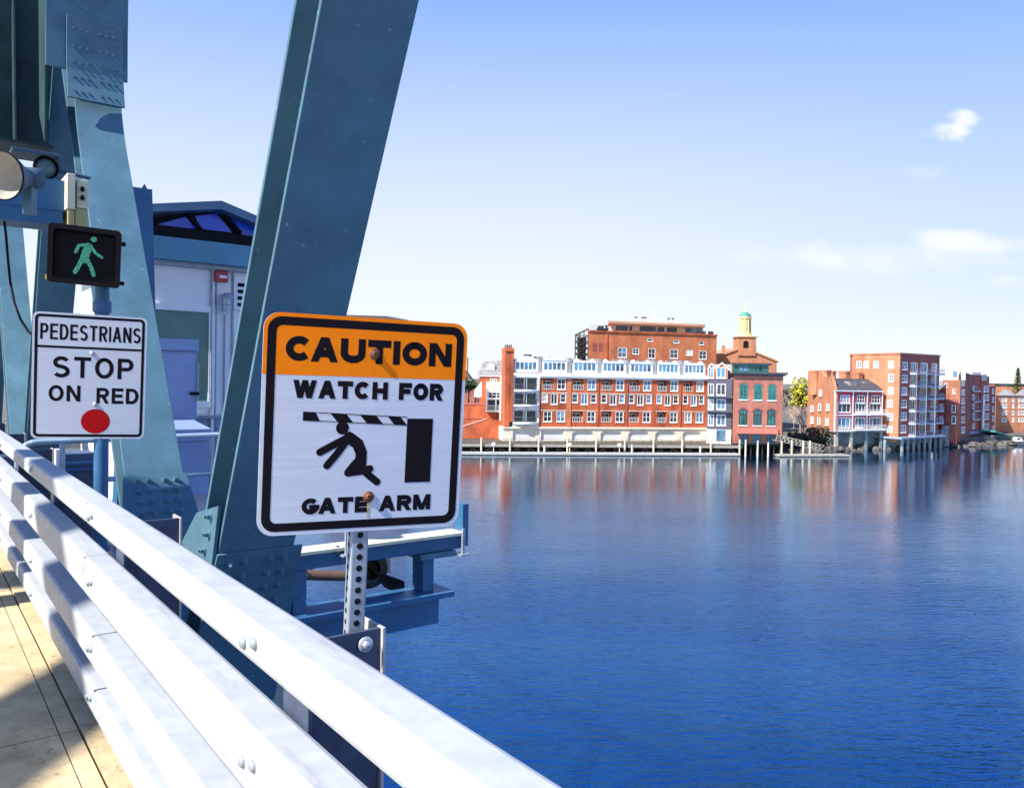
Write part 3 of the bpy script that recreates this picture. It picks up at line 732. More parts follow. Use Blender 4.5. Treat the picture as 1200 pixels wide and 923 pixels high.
m = MB(BR); m.box((ac0 + .05, tb - .085, zc0 - .03), (ac1 + .01, tb + .2, zcm - .004)); m.box((ac0, tb - .09, zc0 - .03), (ac0 + .045, tb + .2, zcm - .022)); m.build('end_box', mat('olive cream paint', (.42, .37, .17), .6), beam, bevel=.004)
for zz in (zc1 - .07, zcm + .08):
    m = MB(BR); m.cyl((ac0 + .09, tb - .09, zz), (ac0 + .09, tb - .14, zz), .012, n=8); m.cyl((ac1 - .03, tb - .09, zz - .01), (ac1 - .03, tb - .13, zz - .01), .012, n=8)
    m.build('bolt', DARK, beam)
hc = at(6, 206, 5.1); hx_ = -(AX_R * .72 + AX_D * .62 + Vector((0, 0, .16))).normalized()
hs = thing('horn_speaker', 'grey horn loudspeaker on the steel arm at the top left', 'loudspeaker', hc - Vector((0, 0, .2)))
m = MB(); m.lathe(hc, -hx_, [(-.02, .15), (.0, .148), (.04, .125), (.10, .088), (.17, .06), (.18, .058), (.185, .072), (.26, .072), (.275, .05), (.276, .001)], 32); m.build('horn', HORN, hs)
m = MB(); m.lathe(hc, -hx_, [(-.021, .146), (.0, .138), (.04, .115), (.10, .078), (.15, .05), (.151, .001)], 32); m.build('horn_mouth', HORNIN, hs)
m = MB(); m.lathe(hc, -hx_, [(-.025, .152), (-.018, .156), (-.012, .152)], 32); m.build('rim', DARK, hs)
m = MB(); b0 = hc + hx_ * -.2; m.box(b0 + Vector((-.03, -.03, -.24)), b0 + Vector((.03, .03, -.05))); m.build('mounting_bracket', STEEL, hs)
lc = at(52, 198, 6.6)
LF = frame(lc, AX_R, AX_D, Vector((0, 0, 1)))
ls = thing('flood_lamp', 'small round floodlight under a flat hood beside the horn loudspeaker', 'lamp', lc - Vector((0, 0, .15)))
m = MB(LF); m.box((-.24, -.12, .085), (.10, .14, .115)); m.box((.085, -.10, .0), (.115, .1, .09)); m.build('hood', HORN, ls, bevel=.004)
m = MB(LF); m.lathe((0, -.10, -.01), (0, 1, 0), [(-.02, .085), (.0, .095), (.02, .09), (.14, .05), (.15, .001)], 24); m.build('lamp_body', DARK, ls)
m = MB(LF); m.lathe((0, -.085, -.01), (0, -1, 0), [(0, .075), (.012, .06), (.018, .0005)], 24); m.build('lamp_lens', mat('lamp lens', (.10, .14, .15), .08), ls)
m = MB(LF); m.cyl((.0, .02, -.08), (0, .02, -.16), .018, n=8); m.cyl((.10, 0, .0), (.34, 0, -.02), .015, n=8); m.build('lamp_stem', HORN, ls)
m = MB()
cp = [at(*p) for p in ((3, 243, 5.9), (7, 275, 5.9), (9, 300, 5.9), (12, 330, 5.85), (17, 355, 5.75), (24, 374, 5.65), (33, 388, 5.5), (42, 396, 5.3))]
m.tube([tuple(p) for p in cp], .009, 8)
m.build('hanging_cable', BLACK, None, label='thin black cable drooping from the steel arm to the STOP ON RED sign', category='cable')

# ================================================================= CONTROL HOUSE on the pier
tH = 13.5
def hp(px, py): return on_t(px, py, tH)
aL_, zE = hp(150, 309); aR_ = hp(375, 312)[0]
_, z0h = hp(250, 560); zf1 = hp(245, 286)[1]; zf0 = hp(245, 311)[1]
ch = thing('control_house', 'pale panelled bridge control house with teal fascia and blue glass roof lantern', 'house', BR @ Vector((aL_, tH, z0h)))
m = MB(BR); m.box((aL_, tH, z0h - .6), (aR_, tH + 4, zf0)); m.build('wall', PANEL, ch)
m = MB(BR); m.box((aL_ - .25, tH - .28, zf0), (aR_ + .25, tH + 4.3, zf1)); m.build('fascia', TEAL, ch)
m = MB(BR); m.box((aL_ - .1, tH - .14, zf0 - .07), (aR_ + .1, tH + 4.1, zf0 - .003)); m.build('gutter', GALVD, ch)
z1r = hp(245, 272)[1]
m = MB(BR); m.box((aL_ - .05, tH - .12, zf1), (aR_ + .05, tH + 4.1, z1r)); m.build('dark_band', DARK, ch)
ap, zp = hp(253, 243); zr0 = hp(186, 250)[1]; zR = zp - .9
m = MB(BR)
poly = [(ap - 4.2, zp - 1.08 + .1), (ap, zp + .05), (ap + 4.6, zp - 1.2), (ap + 4.6, zp - 1.31), (ap, zp - .06), (ap - 4.2, zp - 1.08)]
poly = [(aL_ - .15, zr0 + .0), (ap, zp + .06), (ap + 2.3, zp - .58), (ap + 2.3, zp - .71), (ap, zp - .075), (aL_ - .15, zr0 - .12)]
m.prism(poly, 'y', tH - .3, tH + 4.2); m.build('roof', mat('blue grey roof edge', (.09, .17, .27), .5), ch)
m = MB(BR)
m.prism([(aL_, z1r), (aL_, zr0 - .13), (ap, zp - .10), (ap + 2.25, zp - .72), (ap + 2.25, z1r)], 'y', tH + .03, tH + .06)
m.build('roof_lantern_frame', DARK, ch)
for (p0, p1, p2, p3) in (((184, 263), (218, 254), (231, 268), (184, 264.5)), ((229, 253), (254, 250), (273, 272.5), (236, 268)), ((263, 249), (300, 262), (300, 278), (282, 274))):
    m = MB(BR); pts = [hp(*p) for p in (p0, p1, p2, p3)]
    m.add([(a, tH + .022, z) for a, z in pts], [(0, 1, 2, 3)]); m.build('skylight_pane', BGLASS, ch)
for (p0, p1) in (((218, 247), (234, 270)), ((256, 243), (281, 274))):
    m = MB(BR); A_, B_ = hp(*p0), hp(*p1); m.cyl((A_[0], tH - .02, A_[1]), (B_[0], tH - .08, B_[1]), .03, n=6); m.build('glazing_bar', DARK, ch)
# panel joints, pilaster, window
x0, z1w = hp(176, 362); x1, z0w = hp(243, 470)
m = MB(BR); m.box((x0 - .5, tH - .05, z0w - .10), (x1 + .1, tH - .003, z0w)); m.box((x1, tH - .05, z0w), (x1 + .1, tH - .003, z1w + .1)); m.box((x0 - .5, tH - .05, z1w), (x1, tH - .003, z1w + .1)); wf = m.build('window', PANELW, ch)
m = MB(BR); m.box((x0 - .5, tH - .02, z0w), (x1, tH - .006, z1w)); m.build('pane', TGLASS, wf)
for px, wd, o_ in ((247, .05, .04), (252, .02, .03), (271, .03, .03), (246, .02, .065)):
    aa = hp(px, 380)[0]; m = MB(BR); m.box((aa, tH - o_, z0h - .3), (aa + wd, tH - .004, zf0 - .07)); m.build('panel_joint', GALVD if wd < .04 else PANELW, ch)
zs = hp(250, 486)[1]; m = MB(BR); m.box((x0 - .5, tH - .10, zs - .05), (aR_, tH - .003, zs)); m.box((x0 - .5, tH - .03, zs - 2), (aR_, tH - .004, zs - .05)); m.build('base_panel', mat('blue grey base panel', (.20, .25, .38), .5), ch)
a0, z1_ = hp(250, 317.5); a1, z0_ = hp(264.5, 331.5)
m = MB(BR); m.box((a0, tH - .13, z0_), (a1, tH - .005, z1_)); al = m.build('alarm_box', mat('red alarm', (.42, .02, .03), .4), None, bevel=.01, label='small red alarm box high on the control house wall', category='alarm')
m = MB(BR); zc = (z0_*.55 + z1_*.45); m.box((a0 + .06, tH - .136, zc - .02), (a1 - .02, tH - .131, zc + .025)); m.build('strobe', PANELW, al)
a0, z1_ = hp(258, 344); _, z0_ = hp(258, 368)
wl_ = thing('wall_lamp', 'jelly-jar glass wall lamp below the red alarm box on the control house', 'lamp', BR @ Vector((a0, tH, z0_)))
lx = a0 + .07
m = MB(BR); m.lathe((lx, tH - .16, z1_ - .07), (0, 0, 1), [(-.02, .1), (.0, .1), (.04, .09), (.07, .05), (.075, .001)], 16); m.cyl((lx, tH - .16, z1_ - .03), (lx, tH - .004, z1_ - .03), .04, n=10); m.build('lamp_cap', GALVD, wl_)
m = MB(BR); m.lathe((lx, tH - .16, z1_ - .09), (0, 0, -1), [(0, .075), (.16, .07), (.22, .05), (.24, .001)], 16); m.build('lamp_glass', mat('frosted lamp glass', (.55, .66, .72), .15), wl_)
m = MB(BR)
for i in range(6):
    cx_, sy_ = lx + .085*math.cos(i*1.047), tH - .16 + .085*math.sin(i*1.047); m.cyl((cx_, sy_, z1_ - .09), (cx_, sy_, z1_ - .30), .008, n=6)
m.lathe((lx, tH - .16, z1_ - .2), (0, 0, 1), [(-.008, .09), (.008, .09)], 16); m.build('lamp_cage', GALVD, wl_)
m = MB(BR); m.cyl((lx, tH - .03, z0_), (lx, tH - .03, z0_ - 2.2), .014, n=6); m.build('conduit', GALVD, wl_)
a0, z1_ = hp(273, 323); a1, z0_ = hp(288, 364)
m = MB(BR); m.box((a0, tH - .06, z0_), (a1, tH - .003, z1_)); nb = m.build('vent_panel', PANELW, None, label='white louvred panel on the control house wall beside the big diagonal', category='panel')
m = MB(BR)
for i in range(4): m.box((a0 + .06, tH - .066, z0_ + .06 + i*.11), (a1 - .02, tH - .061, z0_ + .12 + i*.11))
m.build('louvre', BLACK, nb)
# pier under the house (concrete) down into the water
m = MB(BR); m.box((2.2, 13.0, -DECK - 1), (hp(330, 600)[0], 17, z0h - .61)); m.build('bridge_pier', CONCG, None, label='grey concrete pier standing in the river under the control house', category='pier')

# cabinet in front of the house
tc_ = 11.2
a0, z1_ = on_t(184, 396, tc_); a1, z0_ = on_t(231, 505, tc_)
cab = thing('electrical_cabinet', 'tall grey-blue steel cabinet with a black latch in front of the control house', 'cabinet', BR @ Vector((a0, tc_, z0_)))
zj = on_t(210, 411, tc_)[1]
m = MB(BR); m.box((a0 - .3, tc_ + .02, z0_ - .25), (a1, tc_ + .6, zj)); m.build('cabinet_body', CAB, cab, bevel=.005)
m = MB(BR); m.box((a0 - .31, tc_ - .02, zj + .004), (a1 + .01, tc_ + .62, z1_)); m.build('cabinet_top', CAB, cab, bevel=.005)
m = MB(BR); m.box((a0 - .25, tc_ - .0, z0_ - .1), (a1 - .03, tc_ + .018, zj - .03)); dr = m.build('door', CAB, cab, bevel=.004)
ah, zh = on_t(229, 461, tc_ - .05); m = MB(BR); m.box((ah - .06, tc_ - .06, zh - .02), (ah + .05, tc_ - .001, zh + .02)); m.build('handle', BLACK, dr)
m = MB(BR); m.cyl((ah + .045, tc_ - .02, zh - .1), (ah + .045, tc_ - .02, zh + .42), .01, n=6); m.build('latch_rod', GALVD, cab)
a0, z1_ = on_t(203, 501, 10.2); a1, z0_ = on_t(245, 516, 10.2)
m = MB(BR); _, zz_ = on_t(220, 580, 10.2)
m.box((a0, 10.2, zz_), (a1, 10.9, z0_)); m.prism([(10.17, z0_ + .003), (10.93, z0_ + .003), (10.93, z1_ + .05), (10.17, z1_ - .02)], 'x', a0 - .02, a1 + .02)
m.build('equipment_box', CAB, None, bevel=.006, label='low blue-grey equipment box with a sloped lid behind the pipe railing', category='box')
# pipe railing
tp_ = 9.6
pr = thing('pipe_railing', 'pale blue pipe railing with rounded corners behind the STOP ON RED sign', 'railing', BR @ Vector((2.0, tp_, 0)))
a_0, zr = on_t(34, 517, tp_); a_1, _ = on_t(120, 518, tp_)
PIPE = mat('pale blue pipe', (.30, .42, .55), .4)
a_2, zr2 = on_t(130, 517, tp_); a_3, _ = on_t(262, 515, tp_)
a_s, z_s = on_t(30, 535, tp_)
m = MB(BR)
pp = [(a_s - .07, tp_, z_s - .9), (a_s - .07, tp_, zr - .18)] + [(a_s - .07 + .17*(1 - math.cos(R_(x))), tp_, zr - .18 + .17*math.sin(R_(x))) for x in (20, 40, 60, 80, 90)] + [(a_3, tp_, zr + .01)]
m.tube(pp, .032, 10); m.build('top_pipe', PIPE, pr)
_, zq = on_t(130, 561, tp_)
m = MB(BR); m.tube([(a_s - .05, tp_, zq), (a_3, tp_, zq)], .03, 10); m.build('mid_pipe', PIPE, pr)
for px in (73, 124, 248):
    aa = on_t(px, 540, tp_)[0]; m = MB(BR); m.cyl((aa, tp_, zr - 1.1), (aa, tp_, zr), .03, n=10); m.build('pipe_post', PIPE, pr)
# low panels of the walkway behind the railing
a0, z1_ = on_t(58, 548, 10.6); a1, z0_ = on_t(300, 600, 10.6)
m = MB(BR); m.box((1.2, 9.2, -.9), (3.3, 12.5, -.6)); m.build('pier_walkway', STEEL2, None, label='blue steel walkway behind the big diagonals at the control house', category='walkway')
a0, z1_ = on_t(38, 528, 10.5); a1, z0_ = on_t(205, 575, 10.5)
bk = thing('machinery_cabinet', 'dark blue low machinery housing behind the pipe railing', 'cabinet', BR @ Vector((a0, 10.5, -.6)))
m = MB(BR); m.box((a0 - .5, 10.5, -.6), (a1 - .9, 10.9, z1_ - .05)); m.build('housing', mat('dark navy paint', (.05, .08, .17), .5), bk, bevel=.01)
m = MB(BR)
for i in range(6): m.box((a0 + .1, 10.47, z1_ - .18 - i*.07), (a0 + .65, 10.498, z1_ - .15 - i*.07))
m.build('louvre', STEEL2, bk)
m = MB(BR); aa = on_t(64, 540, 10.4)[0]; m.box((aa, 10.3, -.5), (aa + .05, 10.45, z1_ + .02)); m.build('flange', PANELW, bk)
# narrow post behind the left diagonal
a0, z1_ = on_t(158, 219, 11.9); a1, _ = on_t(178.5, 222, 11.9)
po = thing('steel_post', 'narrow blue steel post with a lifting eye on top behind the left diagonal', 'post', BR @ Vector((a1, 11.9, -.6)))
m = MB(BR); m.prism([(a0 - .2, -.6), (a1 + .16, -.6), (a1, z1_), (a0 - .05, z1_)], 'y', 11.9, 12.25); m.build('post', STEEL2, po, bevel=.004)
a2_, z2_ = on_t(170.5, 215, 11.9); m = MB(BR); m.prism([(a2_ - .035, z1_ + .005), (a2_ + .035, z1_ + .005), (a2_, z1_ + .075)], 'y', 11.95, 11.98); m.build('lifting_eye', STEEL2, po)

# ================================================================= MAINTENANCE PLATFORM beyond the near diagonal
tP = 5.9
def pp_(px, py): return on_t(px, py, tP)
mp = thing('maintenance_platform', 'blue steel girder platform hanging over the river behind the CAUTION sign', 'platform', BR @ Vector((2.4, tP, -.4)))
aA = pp_(330, 640)[0]; aB, zt = pp_(544, 622); zb = pp_(440, 656)[1]
m = MB(BR); m.box((aA - .3, tP, zb), (aB, tP + .12, zt - .03)); m.build('girder', STEEL2, mp, bevel=.004)
m = MB(BR); m.box((aA - .3, tP - .05, zt - .025), (aB - .03, tP + .16, zt)); m.build('deck_plate', mat('cream deck plate', (.70, .64, .46), .7), mp)
am, zm = pp_(518, 661)
zl0, zl1 = pp_(440, 745)[1], pp_(440, 712)[1]; al1 = pp_(514, 740)[0]; al2 = pp_(527, 706)[0]
m = MB(BR); m.box((aA - .3, tP, zl0), (al1, tP + .1, zl1)); m.build('girder', STEEL2, mp, bevel=.004)
m = MB(BR); m.box((aA - .3, tP - .08, zl1 + .002), (al2, tP + .25, zl1 + .05)); m.build('flange', STEEL2, mp, bevel=.003)
m = MB(BR); m.box((pp_(490, 690)[0], tP - .04, zb - .05), (am + .12, tP + .3, zb - .003)); m.build('flange', STEEL, mp)
m = MB(BR); q0, q1 = pp_(340, 664), pp_(396, 692); m.box((q0[0], tP + .5, q1[1]), (q1[0], tP + .56, q0[1])); m.build('rear_girder', STEEL2, mp)
for px, w_ in ((497, .11), (345, .11)):
    aa = pp_(px, 680)[0]; m = MB(BR); m.box((aa, tP + .02, zl1 + .05), (aa + w_, tP + .2, zb - .051 if px > 400 else zb - .002)); m.build('column', STEEL2, mp, bevel=.004)
aw, zw = pp_(455, 676)
m = MB(BR); m.lathe((aw, tP + .3, zw), (0, 1, 0), [(0, .09), (.0, .16), (.03, .17), (.05, .14), (.09, .14), (.11, .17), (.14, .16), (.14, .02)], 28); m.build('sheave', mat('greasy dark steel', (.035, .03, .028), .5), mp)
m = MB(BR); q0, q1, q2, q3 = pp_(465, 654), pp_(490, 652), pp_(491, 686), pp_(462, 675); m.prism([q0, q1, q2, q3], 'y', tP + .5, tP + .53); m.build('bearing_plate', mat('cream grey plate', (.42, .40, .36), .7), mp)
m = MB(BR); q0, q1 = pp_(458, 680), pp_(494, 702); m.prism([pp_(455, 676), pp_(491, 688), pp_(491, 703), pp_(477, 700)], 'y', tP + .25, tP + .4); m.build('brace', DARK, mp)
m = MB(BR); m.cyl((aA - .2, tP + .6, pp_(345, 683)[1]), (aw, tP + .4, zw - .08), .045, n=8); m.build('drive_shaft', mat('rusty shaft', (.12, .07, .05), .7), mp)
for px in (402, 538):
    a_, z1_ = pp_(px, 618); _, z0_ = pp_(px, 640)
    m = MB(BR); m.box((a_ - .012, tP - .08, z0_ - .05), (a_ + .012, tP - .056, z1_ - .0)); m.box((a_ - .045, tP - .11, z0_ - .065), (a_ + .045, tP - .002, z0_ - .05)); m.build('clamp', GALVD, mp)
a_, z_ = pp_(545, 590); m = MB(BR); m.box((aB - .03, tP - .02, zb + .02), (aB + .03, tP + .1, z_)); m.build('stanchion', STEEL2, mp)
a_, z1_ = pp_(395, 640); 
for zz in (.0, .05): m = MB(BR); m.cyl((a_, tP - .001, z1_ - zz), (a_, tP - .02, z1_ - zz), .013, n=6); m.build('bolt', BOLT, mp)

# ================================================================= FAR SHORE
class Facade:
    """vertical front between two photo columns at given distances; local x along it, y into the building, z world height"""
    def __init__(s, pxL, DL, pxR, DR, py=480, back=None):
        a, b = at(pxL, py, DL), at(pxR, py, DR)
        s.A = Vector((a.x, a.y, 0)); e = Vector((b.x - a.x, b.y - a.y, 0)); s.L = e.length; s.u = e.normalized()
        s.y = Vector((-s.u.y, s.u.x, 0)); s.F = frame(s.A, s.u, Vector((*back, 0)).normalized() if back else s.y, Vector((0, 0, 1)))
    def sz(s, px, py, y=0):
        q = ray(px, py); o = s.A + s.y * y - EYE; k = o.dot(s.y) / q.dot(s.y); p = EYE + q * k
        return (p - s.A).dot(s.u), p.z
    def S(s, px, py=480): return s.sz(px, py)[0]
    def Z(s, py, px): return s.sz(px, py)[1]
    def rect(s, x0, y0, x1, y1):
        xm, ym = (x0+x1)/2, (y0+y1)/2
        return (s.sz(x0, ym)[0], s.sz(xm, y1)[1], s.sz(x1, ym)[0], s.sz(xm, y0)[1])
def wall(root, fc, s0, z0, s1, z1, depth, ops, m_, name='wall', y0=0, roof=True):
    mb = MB(fc.F)
    xs = sorted({s0, s1, *[min(max(o[0], s0), s1) for o in ops], *[min(max(o[2], s0), s1) for o in ops]})
    zs = sorted({z0, z1, *[min(max(o[1], z0), z1) for o in ops], *[min(max(o[3], z0), z1) for o in ops]})
    for xa, xb in zip(xs, xs[1:]):
        for za, zb in zip(zs, zs[1:]):
            cx, cz = (xa+xb)/2, (za+zb)/2
            if any(o[0] < cx < o[2] and o[1] < cz < o[3] for o in ops): continue
            mb.add([(xa,y0,za),(xb,y0,za),(xb,y0,zb),(xa,y0,zb)], [(0,1,2,3)])
    for o in ops:
        a, za, b, zb = o[:4]; r = y0 + (o[4] if len(o) > 4 else .22)
        mb.add([(a,y0,za),(b,y0,za),(b,y0,zb),(a,y0,zb),(a,r,za),(b,r,za),(b,r,zb),(a,r,zb)],
               [(4,5,6,7),(0,4,7,3),(1,2,6,5),(0,1,5,4),(3,7,6,2)])
    d = y0 + depth
    mb.add([(s0,y0,z0),(s1,y0,z0),(s1,y0,z1),(s0,y0,z1),(s0,d,z0),(s1,d,z0),(s1,d,z1),(s0,d,z1)], [(4,7,6,5),(0,3,7,4),(1,5,6,2),(3,2,6,7),(0,4,5,1)])
    return mb.build(name, m_, root)
def window(root, fc, r, nx=2, nz=2, fw=.13, m_=None, gl=None, y=.0, sill=True, arch=0, name='window'):
    """white framed window set in rect r; the pane is its child"""
    a, za, b, zb = r; mb = MB(fc.F); y0, y1 = y + .02, y + .16
    m_ = m_ or WTRIM
    e = .004
    mb.box((a+e, y0, za+e), (a+fw, y1, zb-e)); mb.box((b-fw, y0, za+e), (b-e, y1, zb-e)); mb.box((a+fw, y0, zb-fw), (b-fw, y1, zb-e)); mb.box((a+fw, y0, za+e), (b-fw, y1, za+fw))
    for i in range(1, nx): x = a + (b-a)*i/nx; mb.box((x-fw*.32, y0+.02, za+fw), (x+fw*.32, y1, zb-fw))
    for i in range(1, nz): z = za + (zb-za)*i/nz; mb.box((a+fw, y0+.025, z-fw*.28), (b-fw, y1, z+fw*.28))
    if sill: mb.box((a-.06, y-.08, za-.10), (b+.06, y-.004, za))
    w_ = mb.build(name, m_, root)
    mb = MB(fc.F); mb.box((a+e, y1-.05, za+e), (b-e, y1+.02, zb-e)); mb.build('pane', gl or random.choice([GLASS, GLASS, GLASS, GLASSB, GLASSB, BLIND]), w_)
    return w_
def railing(root, fc, a, b, za, zb, y0, m_, pitch=.25, name='balcony_rail', slab=None):
    mb = MB(fc.F)
    mb.box((a, y0, zb-.06), (b, y0+.06, zb)); mb.box((a, y0, za+.05), (b, y0+.06, za+.11))
    n = max(2, int((b-a)/pitch))
    for i in range(n+1): x = a + (b-a)*i/n; mb.box((x-.02, y0+.012, za), (x+.02, y0+.048, zb-.06))
    return mb.build(name, m_, root)

# ---- the long red brick condominium
fc = Facade(592, 143.5, 828, 151.5)
Zq = Q
condo = thing('brick_condominium', 'long orange-red brick waterfront block with white dormers and garage doors', 'apartment building', (fc.A.x + fc.u.x*fc.L/2, fc.A.y + fc.u.y*fc.L/2, Zq))
zz = lambda py: fc.Z(py, 634)
R1, R2, R3, RC0, RC1, RD0, RD1, RTOP = (zz(494), zz(481.5)), (zz(473.5), zz(461)), (zz(456), zz(443.3)), zz(440.5), zz(436.5), zz(432.8), zz(424.6), zz(418)
ZB = zz(500); ZG0, ZG1 = Zq + .05, zz(503.5)
bays = [(634, 664.5), (669.5, 700), (703.5, 733), (736, 764.5), (768.5, 796), (799.5, 826)]
ops, wins, bals = [], [], []
for i, (x0, x1) in enumerate(bays):
    sa, sb = fc.S(x0), fc.S(x1); W = sb - sa
    fr = lambda f: sa + W * f
    for row, (z0, z1) in ((3, R3), (1, R1)):
        bal = row == 3 or i in (1, 2, 3, 4)
        if bal: bals.append((fr(.06), z0 - .05, fr(.45), z1))
        else: wins.append((fr(.09), z0, fr(.42), z1, 2, 2))
        wins.append((fr(.60), z0, fr(.93), z1, 2, 2))
    z0, z1 = R2
    wins += [(fr(.02), z0 + .35, fr(.25), z1, 1, 2), (fr(.36), z0, fr(.63), z1, 2, 1), (fr(.73), z0 + .35, fr(.96), z1, 1, 2)]
sX0 = fc.S(632)
wall(condo, fc, sX0, ZB, fc.L, RC0 - .02, 13, [(*w_[:4], .2) for w_ in wins] + [(*b_, 1.5) for b_ in bals], BRK)
for w_ in wins: window(condo, fc, w_[:4], w_[4], w_[5])
for b_ in bals:
    railing(condo, fc, b_[0], b_[2], b_[1], b_[1] + .95, -.05, WTRIM, .3)
    window(condo, fc, (b_[0] + .05, b_[1] + .02, b_[2] - .05, b_[3] - .35), 2, 1, y=1.3, sill=False, name='balcony_door', gl=GLASS)
mb = MB(fc.F)
for x0, x1 in bays:
    sa, sb = fc.S(x0), fc.S(x1)
    for z1 in (R1[1], R2[1], R3[1]):
        mb.box((sa, -.05, z1 + .06), (sb, -.004, z1 + .22))
mb.build('lintel', mat('pale lintel', (.62, .50, .40), .8), condo)
# white cornice, dormers, party walls, roof
mb = MB(fc.F); mb.box((sX0 - .1, -.55, RC0), (fc.L + .1, .4, RC1)); mb.box((sX0 - .1, -.25, RC0 - .3), (fc.L + .1, -.004, RC0 - .003)); mb.build('cornice', WTRIM, condo)
mb = MB(fc.F); mb.box((fc.S(600), .9, RC1), (fc.L - .2, 12.5, RTOP - .45)); mb.build('roof', ROOFG, condo)
s1a, s1b = fc.S(601), fc.S(631)
for i, (x0, x1) in enumerate([(601.5, 630.5)] + bays):
    sa, sb = fc.S(x0) + .1, fc.S(x1) - .1; W = sb - sa; mb = MB(fc.F)
    if i < 2: prof = [(sa + W*k/10, RTOP - .75 + .85 * math.sin(math.pi*k/10)**.8) for k in range(11)]
    else: prof = [(sa, RTOP - 1.0), (sa + W*.18, RTOP - .15), (sa + W*.30, RTOP - .6), (sa + W*.5, RTOP - .55), (sa + W*.70, RTOP - .6), (sa + W*.82, RTOP - .15), (sb, RTOP - 1.0)]
    mb.prism([(sa, RC1 + .003), *prof, (sb, RC1 + .003)][::-1], 'y', .0, .9)
    d = mb.build('dormer', WTRIM, condo)
    mb = MB(fc.F)
    for k in range(5):
        f0 = .07 + .175*k; mb.box((sa + W*f0, -.03, RD0), (sa + W*(f0 + .13), -.004, RD1))
    mb.build('dormer_window', GLASSB, d)
    if i >= 1:
        mb = MB(fc.F); mb.box((sa, -.12, RTOP - .62), (sb, -.002, RTOP - .50)) if i < 2 else mb.box((sa, -.1, RD1 + .12), (sb, -.002, RD1 + .25)); mb.build('dormer_trim', mat('pale grey trim', (.55, .57, .58), .6), d)
for px in (632, 667, 701.8, 734.5, 766.5, 798):
    s_ = fc.S(px); mb = MB(fc.F); mb.box((s_ - .3, -.02, RC1 + .004), (s_ + .3, 1.6, RTOP - .25)); mb.box((s_ - .34, -.06, RTOP - .25), (s_ + .34, 1.7, RTOP - .1)); mb.build('party_wall', mat('grey party wall', (.30, .30, .31), .8), condo)
for px in (667.2,):
    s_ = fc.S(px); mb = MB(fc.F); mb.box((s_ - .45, -.12, ZB), (s_ + .3, -.004, RC0 - .31)); mb.build('pilaster', BRK2, condo)
for px in (632.3, 700.8, 735, 797.5):
    s_ = fc.S(px); mb = MB(fc.F); mb.cyl((s_, -.08, ZB), (s_, -.08, RC0 - .31), .06, n=6); mb.build('downpipe', BRK5, condo)
# stone ground floor with garage doors
gops = []
for i, (x0, x1) in enumerate([(601.5, 628)] + [(634.5, 661)] + [(671, 696), (704.5, 729), (737, 761), (768.5, 792), (800.5, 822)]):
    gops.append((fc.S(x0), ZG0, fc.S(x1), ZG1, .45))
wall(condo, fc, -.4, Zq - .1, fc.L + .02, ZB - .003, 12.9, gops, STONE, 'ground_floor')
mb = MB(fc.F); mb.box((-.45, -.22, ZB - .30), (fc.L + .05, -.004, ZB - .05)); mb.build('string_course', STONE, condo)
for i, g_ in enumerate(gops):
    mb = MB(fc.F); a, za, b_, zb = g_[:4]
    for k in range(5): mb.box((a, .30 + .0*k, za + (zb-za)*k/5 + .02), (b_, .40, za + (zb-za)*(k+1)/5))
    mb.build('garage_door', GARAGE, condo)
    if i > 1:
        mb = MB(fc.F); n = 8; mid = (a + b_)/2; hw = (b_ - a)/2
        pts = [(mid + hw*math.cos(math.pi*k/n), zb - .8 + .82*math.sin(math.pi*k/n)) for k in range(n+1)]
        mb.prism([(a, zb + .002), (a, zb - .8)] + pts[::-1][1:-1] + [(b_, zb - .8), (b_, zb + .002)], 'y', .02, .28) if False else None
        mb.prism([(a - .0, zb - .75)] + [(mid - hw*math.cos(math.pi*k/n), zb - .75 + .73*math.sin(math.pi*k/n)) for k in range(1, n)] + [(b_, zb - .75), (b_, zb), (a, zb)], 'y', .01, .29)
        mb.build('garage_arch', STONE, condo)
# the curved balcony bay at the left end, and its brick chimney
ZW = [R1, R2, R3]
wall(condo, fc, s1a, ZB, sX0 - .02, RC0, 12.8, [(s1a + .3, z0 - .1, s1b - .2, z1 + .15, 1.6) for z0, z1 in ZW], mat('pale grey bay', (.62, .64, .66), .6), 'bay_wall')
for z0, z1 in ZW:
    for f0, f1 in ((.06, .46), (.54, .94)):
        W = s1b - s1a; window(condo, fc, (s1a + W*f0, z0 - .06, s1a + W*f1, z1 - .1), 3, 1, y=1.4, sill=False, name='balcony_door', gl=GLASS, m_=mat('dark door frame', (.07, .075, .09), .5))
    mb = MB(fc.F); W = s1b - s1a
    pts = [(s1a + W*k/10, -.2 - .8*math.sin(math.pi*k/10)) for k in range(11)]
    mb.prism([(s1a, .01)] + pts + [(s1b, .01)], 'z', z0 - .38, z0 - .12); sl = mb.build('balcony_slab', WTRIM, condo)
    mb = MB(fc.F)
    for (p, q) in zip(pts, pts[1:]): mb.cyl((*p, z0 + .85), (*q, z0 + .85), .04, n=6); mb.cyl((*p, z0 + .1), (*q, z0 + .1), .03, n=6); mb.cyl((*p, z0 - .12), (*p, z0 + .85), .03, n=6)
    mb.build('balcony_rail', mat('dark balcony rail', (.10, .12, .14), .5), sl)
mb = MB(fc.F); mb.cyl(((s1a+s1b)/2, -.5, ZB), ((s1a+s1b)/2, -.5, R3[1]), .09, n=8); mb.build('balcony_post', GALVD, condo)
ctop = fc.Z(407.5, 597)
mb = MB(fc.F); mb.box((fc.S(591), -.25, ZB), (fc.S(596.5), 3.2, ctop - .6)); mb.box((fc.S(597), -.3, R1[0]), (s1a - .01, 1.5, ctop - .6)); chm = mb.build('chimney', BRK, condo)
